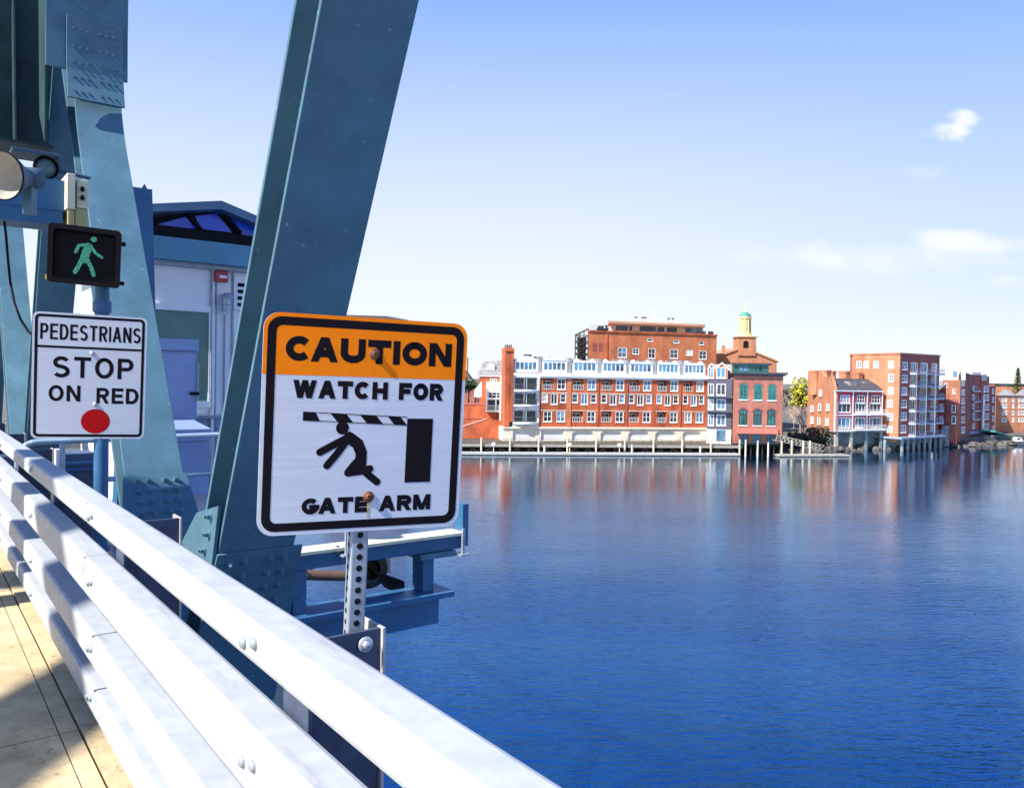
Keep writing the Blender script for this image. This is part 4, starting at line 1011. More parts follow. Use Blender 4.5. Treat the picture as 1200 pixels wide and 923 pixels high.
mb = MB(fc.F); mb.box((fc.S(590.5), -.5, ctop - .6), (s1a - .01, 3.3, ctop)); mb.build('chimney_cap', BRK, chm)
for k in range(4):
    mb = MB(fc.F); sx = fc.S(592 + 2.2*k); mb.cyl((sx, .8, ctop), (sx, .8, ctop + .5 + .15*(k % 2)), .14, n=8); mb.build('chimney_pot', WOOD, chm)
for px, w_, h_ in ((621, 1.2, .9), (633, 1.6, .5), (650, 1.0, .6), (656, .7, .5), (680, 1.4, .3), (697, 1.2, .35), (727, 1.5, .35), (757, 1.6, .3), (790, 1.3, .35), (812, 1.2, .4)):
    mb = MB(fc.F); s_ = fc.S(px); mb.box((s_ - w_/2, 2, RTOP - .45), (s_ + w_/2, 3.5, RTOP - .45 + h_)); mb.build('roof_vent', ROOFD if px in (621, 633, 650, 656) else ROOFG, condo)
for k in range(26):    # window boxes and chairs on the balconies, small pale shapes
    pass

# ---- big brick block behind, with a penthouse
f2 = Facade(712, 182, 838, 189, back=(.1, 1))
blk = thing('brick_block', 'tall flat-roofed orange brick block with a penthouse, rising behind the white dormers', 'building', (f2.A.x + f2.u.x*10, f2.A.y, Q))
zt = f2.Z(389.5, 716)
wr = [(724, 407, 734.5, 419), (741, 408, 749, 415), (759.5, 408, 768, 420), (785, 409, 794.5, 420), (804, 410, 812, 416.5), (819, 411, 828, 421)]
wr2 = [(758.5, 396.5, 765, 400), (789, 398.5, 796, 402), (819, 400, 825, 404)]
ops = [f2.rect(*r) for r in wr + wr2]
wall(blk, f2, f2.S(688), Q, f2.L, zt, 16, ops, BRK2)
for r in wr: window(blk, f2, f2.rect(*r), 2, 2, fw=.16, gl=random.choice([GLASS, GLASSB, WTRIM]))
for r in wr2: window(blk, f2, f2.rect(*r), 1, 1, fw=.12)
for px in (696.5, 703.5):
    r = f2.rect(px - 2, 402, px + 2.2, 411); mb = MB(f2.F); mb.box((r[0], -.05, r[1]), (r[2], -.01, r[3])); mb.build('blind_arch', BRK5, blk)
mb = MB(f2.F); mb.box((f2.S(688) - .1, -.25, zt), (f2.L + .2, .4, zt + .35)); mb.box((f2.S(709.6), -.12, Q), (f2.S(711), -.004, zt - .003)); mb.build('parapet', BRK, blk)
zp0, zp1 = zt + .355, f2.Z(378.5, 712)
sp0, sp1 = f2.S(715), f2.S(823)
glp = [(720, 734), (736, 739), (748, 767), (769, 777), (780, 792), (802, 812), (813.5, 821)]
wall(blk, f2, sp0, zp0, sp1, zp1, 9, [(f2.S(a), zp0 + .3, f2.S(b), zp1 - .35, .2) for a, b in glp], mat('tan penthouse wall', (.62, .42, .26), .8), 'penthouse', y0=1.6)
for a, b in glp:
    window(blk, f2, (f2.S(a), zp0 + .3, f2.S(b), zp1 - .35), 3, 1, fw=.1, y=1.6, sill=False, gl=GLASS if a < 800 else GLASSB, m_=ROOFD)
mb = MB(f2.F); mb.box((f2.S(711), .2, zp1), (f2.S(824.5), 11, zp1 + .55)); mb.build('penthouse_roof', mat('tan roof edge', (.56, .32, .20), .8), blk)
mb = MB(f2.F); mb.box((f2.S(742), 4.5, zp1 + .55), (f2.S(800), 9, zp1 + 1.7)); mb.box((f2.S(735), 4.5, zp1 + .55), (f2.S(741), 9, zp1 + 1.1)); mb.build('rooftop_plant', WTRIM, blk)
railing(blk, f2, f2.S(690), f2.S(710), zt + .35, zt + 1.5, .5, ROOFD, .5, 'roof_rail')
mb = MB(f2.F)
random.seed(3)
for k in range(9): s_ = f2.S(699 + 1.4*k); mb.box((s_ - .3, .9, zt + .35), (s_ + .25, 1.4, zt + .9 + random.random()))
mb.build('roof_planter', ROOFD, blk)
for px, hgt_ in ((764, 2.3), (768, 3.0)):
    mb = MB(f2.F); s_ = f2.S(px); mb.cyl((s_, 6, zp1 + 1.7), (s_, 6, zp1 + 1.7 + hgt_), .04, n=5); mb.build('antenna', WTRIM, blk)
for px in (744, 752, 755, 783, 788, 824, 830, 833):
    s_ = f2.S(px); mb = MB(f2.F); mb.box((s_ - .35, 3.0 if px < 800 else .6, (zp1 + 1.7) if px < 800 else zt + .35), (s_ + .35, 3.8 if px < 800 else 1.2, (zp1 + 1.95) if px < 800 else zt + 1.1))
    if px < 800: mb.box((s_ - .05, 3.3, zp1 + .55), (s_ + .05, 3.5, zp1 + 1.7))
    mb.build('roof_unit', ROOFD, blk)
# open steel stair tower at the left of the block
st = thing('steel_stair_tower', 'dark open steel stair tower with a slanted top left of the brick block', 'stair tower', f2.F @ Vector((f2.S(680), 2, Q)))
a, b_ = f2.S(672.5), f2.S(687.6); z1a, z1b = f2.Z(392, 673), f2.Z(384.5, 687)
mb = MB(f2.F)
for k in range(4):
    s_ = a + (b_ - a)*k/3; zz_ = z1a + (z1b - z1a)*k/3
    for y_ in (.2, 4): mb.box((s_ - .09, y_, Q), (s_ + .09, y_ + .18, zz_))
mb.build('stair_frame', ROOFD, st)
for y_ in (.05, 4.2):
    mb = MB(f2.F); zz0 = f2.Z(422, 680)
    for k in range(4):
        za = zz0 + (z1a - zz0)*k/4; zb_ = zz0 + (z1a - zz0)*(k+1)/4
        mb.box((a, y_, zb_ - .1), (b_, y_ + .1, zb_)); mb.cyl((a, y_ + .05, za), (b_, y_ + .05, zb_), .08, n=5); mb.cyl((b_, y_ + .05, za), (a, y_ + .05, zb_), .06, n=5)
    mb.cyl((a, y_ + .05, z1a), (b_, y_ + .05, z1b), .1, n=5); mb.build('cross_bracing', ROOFD, st)
mb = MB(f2.F)
for k in range(5): za = f2.Z(422, 680) + k*1.25; mb.box((a + .2, .6, za), (b_ - .2, 3.6, za + .08))
mb.box((a + .5, 2, Q), (b_ - .5, 3.5, z1a - .4)); mb.build('stair_landing', mat('weathered brown', (.10, .085, .07), .8), st)

# ---- dark gabled house
f3 = Facade(828.5, 145.5, 857.5, 144.5, back=(.25, 1))
dh = thing('dark_gabled_house', 'narrow dark clapboard house with white windows and two small gables', 'house', f3.A + Vector((2, 0, Q)))
rows = [(449.5, 463), (467.5, 480), (485.5, 498.5), (430.5, 443)]
ops, w_ = [], []
for y0, y1 in rows:
    for x0, x1 in ((829.5, 836.5), (839.5, 850.5)): w_.append(f3.rect(x0, y0, x1, y1))
zE = f3.Z(444, 843)
g0 = f3.Z(503, 843)
wall(dh, f3, 0, g0, f3.L, zE, 10, [(*r, .2) for r in w_ if r[3] < zE], SLATE)
wall(dh, f3, -.0, Q - .1, f3.L - .01, g0 - .003, 9.9, [], mat('pale lower wall', (.56, .57, .58), .7), 'ground_floor')
for r in w_: window(dh, f3, r, 2, 1, fw=.15, y=.0 if r[3] < zE else -.12)
mb = MB(f3.F); s0, s1 = f3.S(846) - .05, f3.S(851); r = f3.rect(839.5, 503.5, 850, 516.5); mb.box((r[0], -.06, r[1]), (r[2], -.006, r[3])); mb.build('garage_door', GLASSB, dh)
for (x0, xm, x1, yt) in ((829, 833, 837.5, 427), (838, 845, 852, 426)):
    s0, sm_, s1 = f3.S(x0), f3.S(xm), f3.S(x1); ze, zm_ = f3.Z(433, xm), f3.Z(yt, xm)
    mb = MB(f3.F); mb.prism([(s0, zE + .003), (s1, zE + .003), (s1, ze), (sm_, zm_), (s0, ze)][::1], 'y', .03, 5); gb = mb.build('dormer', BRK2, dh)
    mb = MB(f3.F)
    mb.prism([(s0 - .15, ze - .1), (sm_, zm_ + .02), (s1 + .15, ze - .1), (s1 + .15, ze + .12), (sm_, zm_ + .28), (s0 - .15, ze + .12)], 'y', -.2, 5.1); mb.build('dormer_roof', WTRIM, gb)
mb = MB(f3.F); mb.prism([(.6, zE + .003), (4.5, f3.Z(426, 843)), (9.5, zE + .003)], 'x', .0, f3.L); mb.build('roof', ROOFG, dh)
for y1 in (463, 480): 
    zb_ = f3.Z(y1 + 1.5, 843); mb = MB(f3.F); mb.box((.1, -.9, zb_ - .18), (f3.L + .6, -.005, zb_)); bs = mb.build('balcony_slab', SLATE, dh); railing(bs, f3, .1, f3.L + .6, zb_, zb_ + .9, -.9, SLATE, .35)

# ---- gabled brick church with steeple
f4 = Facade(838, 196, 911, 196)
chu = thing('brick_church', 'orange brick gabled church with a cream belfry and green dome', 'church', f4.F @ Vector((f4.L/2, 0, Q)))
sa, sm_, sb = f4.S(838), f4.S(869), f4.S(909); za, zm_, zb_ = f4.Z(419, 838), f4.Z(408, 869), f4.Z(424, 909)
mb = MB(f4.F); mb.prism([(sa, Q), (sb, Q), (sb, zb_), (sm_, zm_), (sa, za)], 'y', 0, 22); mb.build('wall', BRK4, chu)
mb = MB(f4.F); mb.prism([(sa - .4, za - .1), (sm_, zm_ + .05), (sb + .4, zb_ - .15), (sb + .4, zb_ + .25), (sm_, zm_ + .45), (sa - .4, za + .3)], 'y', -.3, 22.2); mb.build('roof', mat('orange brown roof edge', (.45, .24, .12), .8), chu)
ta, tb2 = f4.S(863), f4.S(883.5); zt0, zt1 = f4.Z(412, 873), f4.Z(395.5, 873)
mb = MB(f4.F); mb.box((ta, -.35, zt0 - 1), (tb2, 4.2, zt1)); tw = mb.build('tower', BRK4, chu)
mb = MB(f4.F); mb.box((ta - .25, -.6, zt1), (tb2 + .25, 4.4, zt1 + .3)); mb.build('tower_cornice', mat('brown cornice', (.35, .2, .12), .8), tw)
r = f4.rect(870.5, 399, 876.5, 407.5); mb = MB(f4.F); rr_ = (r[2]-r[0])/2; cx_ = (r[0]+r[2])/2
mb.prism([(r[0], r[1]), (r[2], r[1])] + [(cx_ + rr_*math.cos(math.pi*k/8), r[3] - rr_ + rr_*math.sin(math.pi*k/8)) for k in range(9)], 'y', -.42, -.36); mb.build('arched_window', DARK, tw)
tc0 = (ta + tb2)/2; Y0 = 1.9
zb1, zb2, zb3, zb4 = f4.Z(373, 876), f4.Z(370.5, 876), f4.Z(364.5, 876), f4.Z(352, 874)
mb = MB(f4.F); mb.cyl((tc0, Y0, zt1 + .3), (tc0, Y0, zb1), 1.42, 1.26, n=8, smooth=False)
for k in range(8):
    an = math.pi/8 + k*math.pi/4; mb.cyl((tc0 + 1.42*math.cos(an), Y0 + 1.42*math.sin(an), zt1 + .3), (tc0 + 1.28*math.cos(an), Y0 + 1.28*math.sin(an), zb1), .16, n=6)
mb.cyl((tc0, Y0, zt1 + .3), (tc0, Y0, zt1 + 1.0), 1.9, 1.8, n=8, smooth=False); mb.cyl((tc0, Y0, zb1), (tc0, Y0, zb2), 1.6, 1.66, n=8, smooth=False)
bf = mb.build('belfry', BELF, chu)
mb = MB(f4.F)
for k in range(8):
    an = k*math.pi/4; c_, s_ = math.cos(an), math.sin(an)
    mb.cyl((tc0 + 1.22*c_, Y0 + 1.22*s_, zt1 + 1.7), (tc0 + 1.12*c_, Y0 + 1.12*s_, zb1 - .6), .26, n=8)
mb.build('louvre', mat('belfry shade louvre', (.42, .40, .26), .7), bf)
hd = zb3 - zb2
mb = MB(f4.F); mb.lathe((tc0, Y0, zb2), (0, 0, 1), [(0, 1.45), (hd*.35, 1.36), (hd*.65, 1.02), (hd*.88, .55), (hd, .16)], 20); mb.build('dome', COPPER, chu)
mb = MB(f4.F); mb.lathe((tc0, Y0, zb3 - .05), (0, 0, 1), [(0, .25), (.4, .12), (.8, .22), (1.0, .1), ((zb4 - zb3)*.8, .05), (zb4 - zb3, .02)], 8); mb.box((tc0 - .5, Y0 - .03, zb4 - .9), (tc0 + .4, Y0 + .03, zb4 - .75)); mb.build('weathervane', BELF, chu)
for px, pt_, pb_ in ((850.5, 404, 417), (887.5, 405, 418)):
    s_ = f4.S(px); mb = MB(f4.F); mb.box((s_ - .28, 3, f4.Z(pb_, px) - 1), (s_ + .28, 3.8, f4.Z(pt_, px))); mb.build('chimney', BRK3, chu)

# ---- rose brick waterfront building on piles
f5 = Facade(859, 143, 917, 143.5, back=(.27, 1))
wb = thing('brick_warehouse', 'rose brick waterfront building with green arched windows and a red awning', 'building', f5.F @ Vector((f5.L/2, 0, .6)))
def arched(root, fc, r, mfr, gl, name='arched_window'):
    a, za, b, zb = r; rad = (b-a)/2; cx = (a+b)/2; n = 10; rise = rad*.75
    def prof(k, kz): return [(a+k, za+kz), (b-k, za+kz)] + [(cx + (rad-k)*math.cos(math.pi*i/n), zb - rise + (rise-k)*math.sin(math.pi*i/n)) for i in range(n+1)]
    mb = MB(fc.F); o, i_ = prof(0, 0), prof(.16, .16); m = len(o)
    mb.add([(p[0], -.05, p[1]) for p in o] + [(p[0], -.05, p[1]) for p in i_] + [(p[0], -.003, p[1]) for p in o], [(i, (i+1) % m, m+(i+1) % m, m+i) for i in range(m)] + [(2*m+i, 2*m+(i+1) % m, (i+1) % m, i) for i in range(m)])
    mb.box((cx - .06, -.045, za + .16), (cx + .06, -.012, zb - .16)); mb.box((a + .16, -.044, za + (zb-za)*.62), (b - .16, -.012, za + (zb-za)*.62 + .12))
    w_ = mb.build(name, mfr, root)
    mb = MB(fc.F); mb.prism(prof(.15, .15), 'y', -.010, -.004); mb.build('pane', gl, w_)
    mb = MB(fc.F); mb.box((a - .15, -.12, za - .18), (b + .15, -.004, za - .003)); mb.build('sill', WTRIM, w_)
    mb = MB(fc.F); o2 = [(cx + (rad+.25)*math.cos(math.pi*i/n), zb - rise + (rise+.25)*math.sin(math.pi*i/n)) for i in range(n+1)]; i2 = [(cx + (rad+.01)*math.cos(math.pi*i/n), zb - rise + (rise+.01)*math.sin(math.pi*i/n)) for i in range(n+1)]
    mb.add([(p[0], -.03, p[1]) for p in o2 + i2], [(i, i+1, n+2+i, n+1+i) for i in range(n)]); mb.build('arch', BRK5, w_)
zev = f5.Z(438.5, 888); zfl = f5.Z(519.5, 888)
gw = [f5.rect(866.5, 508, 876, 520), f5.rect(882, 508.5, 891.5, 520), f5.rect(898.5, 508.5, 908, 520)]
wall(wb, f5, 0, zfl, f5.L, zev, 12, [(*r, .2) for r in gw], BRK3)
for r in gw: window(wb, f5, r, 2, 1, gl=GLASSB, m_=mat('dark green frame', (.02, .12, .12), .5))
FRG = mat('green window frame', (.03, .22, .20), .5); FRD = mat('dark window frame', (.035, .04, .05), .5)
for x0, x1, y0, y1 in ((866.5, 876, 449, 468), (883.5, 893, 449.7, 468.4), (900, 909.5, 450, 468.8)): arched(wb, f5, f5.rect(x0, y0, x1, y1), FRG, GLASSG)
for x0, x1, y0, y1 in ((866, 875.5, 478.7, 498), (883, 892.3, 479.2, 498.3), (899, 908.3, 479.6, 498.6)): arched(wb, f5, f5.rect(x0, y0, x1, y1), FRD, GLASSG)
mb = MB(f5.F); mb.box((-.4, -.7, zev), (f5.L + .8, 12.3, zev + .38)); mb.box((-.2, -.35, zev - .25), (f5.L + .35, -.004, zev - .003)); mb.build('eave', ROOFD, wb)
zc0, zc1 = zev + .383, f5.Z(427, 878)
c0, c1 = f5.S(858.5), f5.S(900)
mb = MB(f5.F); mb.box((c0, 1.2, zc0), (c1, 9, zc1)); mb.build('clerestory', FRG, wb)
for k in range(7):
    mb = MB(f5.F); W = (c1 - c0)/7; mb.box((c0 + W*k + .12, 1.15, zc0 + .2), (c0 + W*(k+1) - .1, 1.195, zc1 - .25)); mb.build('clerestory_pane', GLASSB if k % 3 else GLASSG, wb)
mb = MB(f5.F); mb.box((c0 - .3, .7, zc1), (c1 + .5, 9.6, zc1 + .3)); mb.build('roof', ROOFD, wb)
za0, za1 = f5.Z(507.5, 888), f5.Z(501.5, 888)
mb = MB(f5.F); mb.prism([(-1.4, za0), (-.01, za1), (-.01, za0 - .02)], 'x', f5.S(864), f5.S(912)); mb.build('awning', AWN, wb)
for k in range(9):
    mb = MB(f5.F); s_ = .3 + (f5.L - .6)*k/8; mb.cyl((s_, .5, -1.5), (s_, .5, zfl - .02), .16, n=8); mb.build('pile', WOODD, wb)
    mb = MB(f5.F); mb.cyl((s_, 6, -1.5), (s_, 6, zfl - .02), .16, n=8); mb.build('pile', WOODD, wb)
mb = MB(f5.F); mb.box((-.1, .02, zfl - .3), (f5.L + .1, 12, zfl - .004)); mb.box((.1, 5.0, -.5), (f5.L - .1, 5.3, zfl - .31)); mb.build('floor_beam', WOODD, wb)

# ---- terraced houses with chimneys (end house lit orange, red and dark red fronts)
f6 = Facade(978.5, 153, 1034, 158, back=(.012, 1))
th = thing('brick_terrace', 'brick terrace with tall chimneys and three red clapboard fronts over the water', 'terraced houses', f6.F @ Vector((f6.L/2, 0, Q)))
zb6 = f6.Z(503.5, 985); ze = f6.Z(458.5, 985)
cols = [(979.5, 998.5), (1000.3, 1015.3), (1017, 1033.5)]
for k, (x0, x1) in enumerate(cols):
    a, b_ = f6.S(x0), f6.S(x1); W = b_ - a
    r1 = (a + W*.24, ze - 2.3, a + W*.86, ze - .7); mid = (ze + zb6)/2
    r2 = (a + W*.12, zb6 + 3.35, a + W*.92, zb6 + 5.35); r3 = (a + W*.12, zb6 + .35, a + W*.92, zb6 + 2.4)
    wall(th, f6, a + .06, zb6, b_ - .06, ze, 9, [(*r, .2) for r in (r1, r2, r3)], REDP if k == 0 else REDD, 'front_wall')
    window(th, f6, r1, 3, 2, fw=.14); window(th, f6, r2, 3, 1, fw=.14, gl=GLASS); window(th, f6, r3, 3, 1, fw=.14, gl=GLASSB)
    z_ = zb6 + 3.0
    if k > 0:
        for zf, e in ((zb6 + 3.05, .9 if k == 2 else 0), (zb6 + .05, .6 if k == 2 else 0)):
            mb = MB(f6.F); mb.box((a, -1.2, zf - .18), (b_ + e, -.005, zf)); bs = mb.build('balcony_slab', WTRIM, th); railing(bs, f6, a, b_ + e, zf, zf + .95, -1.2, WTRIM, .22)
    else:
        railing(th, f6, r3[0], r3[2], r3[1] - .3, r3[1] + .5, -.12, WTRIM, .22)
mb = MB(f6.F)
for px in (978.8, 999.4, 1016.1, 1033.6): s_ = f6.S(px); mb.box((s_ - .14, -.08, zb6), (s_ + .14, .3, ze - .005))
mb.box((-.2, -.3, ze), (f6.L + .2, .1, ze + .22)); mb.box((0, -.1, zb6 - .25), (f6.L, .2, zb6 - .003)); mb.box((0, -.1, zb6 + 2.72), (f6.L, -.004, zb6 + 2.95)); mb.build('white_trim', WTRIM, th)
zr = f6.Z(443, 985)
mb = MB(f6.F); mb.prism([(-.3, ze + .225), (5.2, zr), (11, ze + .225)], 'x', .12, f6.L); rf = mb.build('roof', ROOFD, th)
# end wall towards the photographer
endw = Facade(946, 168, 978.4, 153.05)
d_e = endw.L
zl = endw.Z(450, 950)
mb = MB(endw.F); zpk = zr + .35
mb.prism([(0, zb6 - 1), (d_e, zb6 - 1), (d_e, ze + .1), (d_e - 2.2, zr + .3), (d_e - 5.5, zr + .3), (d_e - 7.8, zr + 1.5), (0, zr + 1.5)][::1], 'y', 0, .5); mb.build('end_wall', BRK4, th)
for x0, y0, x1, y1 in ((960.5, 456.5, 963.2, 464), (959.5, 473, 962.5, 481), (969, 473, 972, 481), (950.5, 475, 953.5, 482), (950.5, 488, 953.5, 496), (958.5, 489, 961.5, 497), (968, 490, 971, 498)):
    window(th, endw, endw.rect(x0, y0, x1, y1), 1, 2, fw=.2, y=-.17)
mb = MB(endw.F); mb.box((0, 0.52, Q - .1), (d_e - 7, 6, zb6 + 4)); mb.build('rear_wall', BRK5, th)
for px, D, pt_, pb_, w_ in ((957.5, 163, 434, 452, 1.1), (969.5, 161, 433.5, 451, 1.1), (976, 166, 434.5, 446, .9), (991.5, 161, 434.5, 452, 1.15), (1006.5, 163, 436, 452, 1.15), (1024, 166, 437.5, 452, 1.25)):
    p = at(px, pb_, D); tpz = at(px, pt_, D).z
    mb = MB(frame(Vector((p.x, p.y, 0)), f6.u, f6.y, Vector((0, 0, 1)))); mb.box((-w_/2, -.4, p.z - 1.8), (w_/2, 1.4, tpz - .4)); mb.box((-w_/2 - .08, -.48, tpz - .4), (w_/2 + .08, 1.48, tpz)); mb.build('chimney', BRK4, th)
for px, D in ((1000, 157), (1016, 160)):
    p = at(px, 452, D); mb = MB(frame(Vector((p.x, p.y, 0)), f6.u, f6.y, Vector((0, 0, 1)))); mb.box((-.9, 0, ze + .6), (.9, 3, zr - .6)); mb.build('roof_dormer', ROOFG, th)
# stilts and wall under the terrace
zw_ = .0
mb = MB(f6.F); mb.box((.0, 1.6, -.5), (f6.L, 2.2, zb6 - .26)); mb.box((-.4, -.9, zb6 - .45), (f6.L + .4, 2.4, zb6 - .255)); mb.build('sea_wall', CONCG, th)
for px in (980, 997, 1014.5, 1032):
    s_ = f6.S(px); mb = MB(f6.F); mb.box((s_ - .35, -.6, -.8), (s_ + .35, .1, zb6 - .46)); mb.build('pier_column', PILE if px < 1000 else CONCG, th)

# ---- brick apartment tower (lit left face, shaded right face with balconies)
f7 = Facade(1053, 156, 1099.5, 165, back=(-.50, 1))
f7b = Facade(997, 166, 1052.95, 156.02)
at7 = thing('brick_apartment_tower', 'tall square brick apartment block with stacked balconies on its shaded side', 'apartment building', f7.F @ Vector((0, 0, Q)))
zb7, zt7 = f7.Z(511.5, 1056), f7.Z(415, 1056)
hgt7 = (zt7 - zb7 - 1.3)/6
ops, wn_ = [], []
for k in range(6):
    z0 = zb7 + hgt7*k + .75
    for x0, x1 in ((1056, 1062.5),): wn_.append((f7.S(x0), z0, f7.S(x1), z0 + 1.55))
    for x0, x1, zlo in ((1066, 1072, -.5), (1077.5, 1085.5, -.5), (1090.5, 1097, 0)): wn_.append((f7.S(x0), z0 + zlo, f7.S(x1), z0 + 1.55))
wall(at7, f7, .33, zb7, f7.L, zt7, 12, [(*r, .2) for r in wn_], BRK5)  # darker brick than the lit side: its shade is put into the colour
for r in wn_: window(at7, f7, r, 2, 2 if r[3]-r[1] < 1.8 else 1, fw=.16, gl=random.choice([GLASSB, GLASSB, GLASS]))
for k in range(6):
    zf = zb7 + hgt7*k + .1; a, b_ = f7.S(1065), f7.S(1098.5)
    mb = MB(f7.F); mb.box((a, -1.5, zf - .2), (b_, -.005, zf)); bs = mb.build('balcony_slab', mat('pale blue slab', (.48, .52, .58), .7), at7); railing(bs, f7, a, b_, zf, zf + 1.0, -1.5, RAILB, .28)
for px in (1065.3, 1077, 1087.5):
    s_ = f7.S(px); mb = MB(f7.F); mb.box((s_ - .07, -1.62, zb7), (s_ + .07, -1.51, zt7 - 1.6)); mb.build('balcony_post', CONCG, at7)
wl7 = []
for y0, y1, xs in ((423, 431, (1003.5, 1012, 1023.5, 1041)), (438, 447, (1041,)), (453.5, 461.5, (1040.5,)), (468.5, 476.5, (1040,)), (484, 492, (1040,)), (499, 506, (1039.5,))):
    for x in xs: wl7.append(f7b.rect(x, y0, x + 6.2, y1))
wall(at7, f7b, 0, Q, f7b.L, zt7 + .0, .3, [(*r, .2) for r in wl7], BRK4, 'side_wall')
for r in wl7: window(at7, f7b, r, 2, 2, fw=.18)
mb = MB(f7.F); mb.box((-.15, -.15, zt7), (f7.L + .15, 12, zt7 + .3)); mb.build('parapet', BRK3, at7)
mb = MB(f7b.F); mb.box((0, -.12, zt7), (f7b.L - .02, .62, zt7 + .28)); mb.build('parapet', BRK4, at7)
mb = MB(f7.F); mb.box((-1.5, -1.8, zb7 - .35), (f7.L + .4, 12, zb7 - .02)); mb.build('platform_slab', mat('blue grey slab', (.25, .30, .40), .8), at7)
for k in range(8):
    s_ = .3 + (f7.L - .6)*k/7; mb = MB(f7.F); mb.cyl((s_, -.8, -.8), (s_, -.8, zb7 - .36), .33, n=10); mb.build('pile', CONCG, at7)
mb = MB(f7.F); mb.box((-1.2, 2, -.8), (f7.L + .3, 2.5, zb7 - .36)); mb.build('sea_wall', CONCG, at7)

# ---- houses further up river
f8 = Facade(1104, 180, 1123, 172); f8r = Facade(1123.05, 172, 1138, 182, back=(.4, 1))
h8 = thing('brick_house', 'orange brick house with a white upper storey just right of the apartment tower', 'house', f8.F @ Vector((f8.L/2, 0, Q)))
zt8, zm8 = f8.Z(434, 1112), f8.Z(445, 1112)
wl8 = [f8.rect(1116, 455, 1120, 461), f8.rect(1106.5, 448, 1110, 454)]
wall(h8, f8, 0, Q - 1, f8.L, zm8, .3, [(*r, .2) for r in wl8], BRK4)
for r in wl8: window(h8, f8, r, 2, 2, fw=.15)
wr8 = [f8r.rect(1126.5, y, 1131, y + 7) for y in (445, 456, 466, 476, 488, 500)]
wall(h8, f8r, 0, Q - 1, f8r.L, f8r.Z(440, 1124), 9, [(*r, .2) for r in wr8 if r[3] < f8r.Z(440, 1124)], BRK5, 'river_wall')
for r in wr8: window(h8, f8r, r, 2, 2, fw=.18)
mb = MB(f8.F); mb.box((.3, .35, zm8 + .003), (f8.L - 1.2, 1.8, zt8)); up_ = mb.build('upper_storey', WTRIM, h8)
r = f8.rect(1115.5, 434.5, 1120, 441); mb = MB(f8.F); mb.box((r[0], .25, r[1]), (r[2], .345, r[3])); mb.build('upper_window', GLASSB, up_)
mb = MB(f8r.F); mb.prism([(0, f8r.Z(440, 1124)), (f8r.L, f8r.Z(440, 1124)), (f8r.L, f8r.Z(438, 1124)), (1, f8r.Z(434.5, 1124))], 'y', .2, 8); mb.build('roof', ROOFD, h8)
f9 = Facade(1099.5, 170, 1122, 167.5, back=(.5, 1))
h9 = thing('stepped_brick_annexe', 'low dark red stepped annexe with a rooftop fence at the foot of the tower', 'annexe', f9.F @ Vector((f9.L/2, 0, Q)))
zc, zd = f9.Z(451, 1104), f9.Z(468.5, 1112)
r1 = [f9.rect(1115, 474.5, 1120, 483), f9.rect(1115, 487, 1120, 496), f9.rect(1101.5, 461, 1105, 467), f9.rect(1101, 473, 1105, 482), f9.rect(1101, 487, 1105, 495)]
mb = MB(f9.F); mb.prism([(0, Q - 1), (f9.S(1108), Q - 1), (f9.S(1108), f9.Z(450, 1106)), (0, f9.Z(458, 1101))], 'y', 0, 3); mb.build('wall', BRK5, h9)
for r in r1: window(h9, f9, r, 1, 2, fw=.15, y=-.17 if r[0] < f9.S(1108) else -.47)
mb = MB(f9.F); mb.box((f9.S(1108) + .01, -.3, Q - 1), (f9.L, 3, zd)); mb.build('lower_wall', BRK5, h9)
railing(h9, f9, f9.S(1103), f9.L, zd, zd + .9, -.35, BRK5, .3, 'roof_fence')
mb = MB(f9.F); mb.box((f9.S(1104), -1.6, -.8), (f9.S(1113), -.31, f9.Z(498, 1108))); mb.build('stone_bastion', mat('mottled grey stone', (.30, .34, .38), .9, var=.3, scale=1.5), h9)
f10 = Facade(1136.5, 181.5, 1166, 190, back=(.5, 1))
h10 = thing('dark_brick_apartments', 'dark brick apartments with blue balconies and a tall white stair window', 'apartment building', f10.F @ Vector((f10.L/2, 0, Q)))
zt10 = f10.Z(452, 1160); zmid = f10.Z(447, 1153)
wv = []
for y in (452, 462, 473, 484, 496):
    for x in (1134.5 + 5,): wv.append(f10.rect(x, y, x + 3, y + 6))
    for x in (1152.5, 1156): wv.append(f10.rect(x, y, x + 2.6, y + 7))
    wv.append(f10.rect(1162.5, y + 3, 1165, y + 9))
wall(h10, f10, 0, Q - 1, f10.S(1149), f10.Z(439, 1143), 9, [], BRK5, 'wall')
wall(h10, f10, f10.S(1149) + .01, Q - 1, f10.S(1158), f10.Z(441, 1153), 9, [], BRK5, 'tall_wall', y0=-.6)
wall(h10, f10, f10.S(1158) + .01, Q - 1, f10.L, zt10, 9, [], BRK5, 'low_wall')
for r in wv: window(h10, f10, r, 1, 2, fw=.18, y=-.8 if r[0] > f10.S(1149) and r[0] < f10.S(1158) else -.17, gl=GLASSB)
for k, y in enumerate((458, 470, 481, 491)):
    zf = f10.Z(y, 1143); mb = MB(f10.F); mb.box((f10.S(1139.5), -1.6, zf - .25), (f10.S(1148.5), -.005, zf)); bs = mb.build('balcony_slab', mat('pale teal slab', (.40, .52, .52), .7), h10); railing(bs, f10, f10.S(1139.5), f10.S(1148.5), zf, zf + 1.0, -1.6, mat('blue balcony', (.06, .22, .45), .5) if k == 2 else RAILB, .3)
mb = MB(f10.F); mb.box((f10.S(1138.5), 1, f10.Z(439, 1143) + .003), (f10.S(1149), 8, f10.Z(436, 1143))); mb.build('white_parapet', WTRIM, h10)
r = f10.rect(1150.2, 439, 1156.5, 446); mb = MB(f10.F); mb.box((r[0], -.7, r[1]), (r[2], -.61, r[3])); mb.build('stair_window', GLASSB, h10)
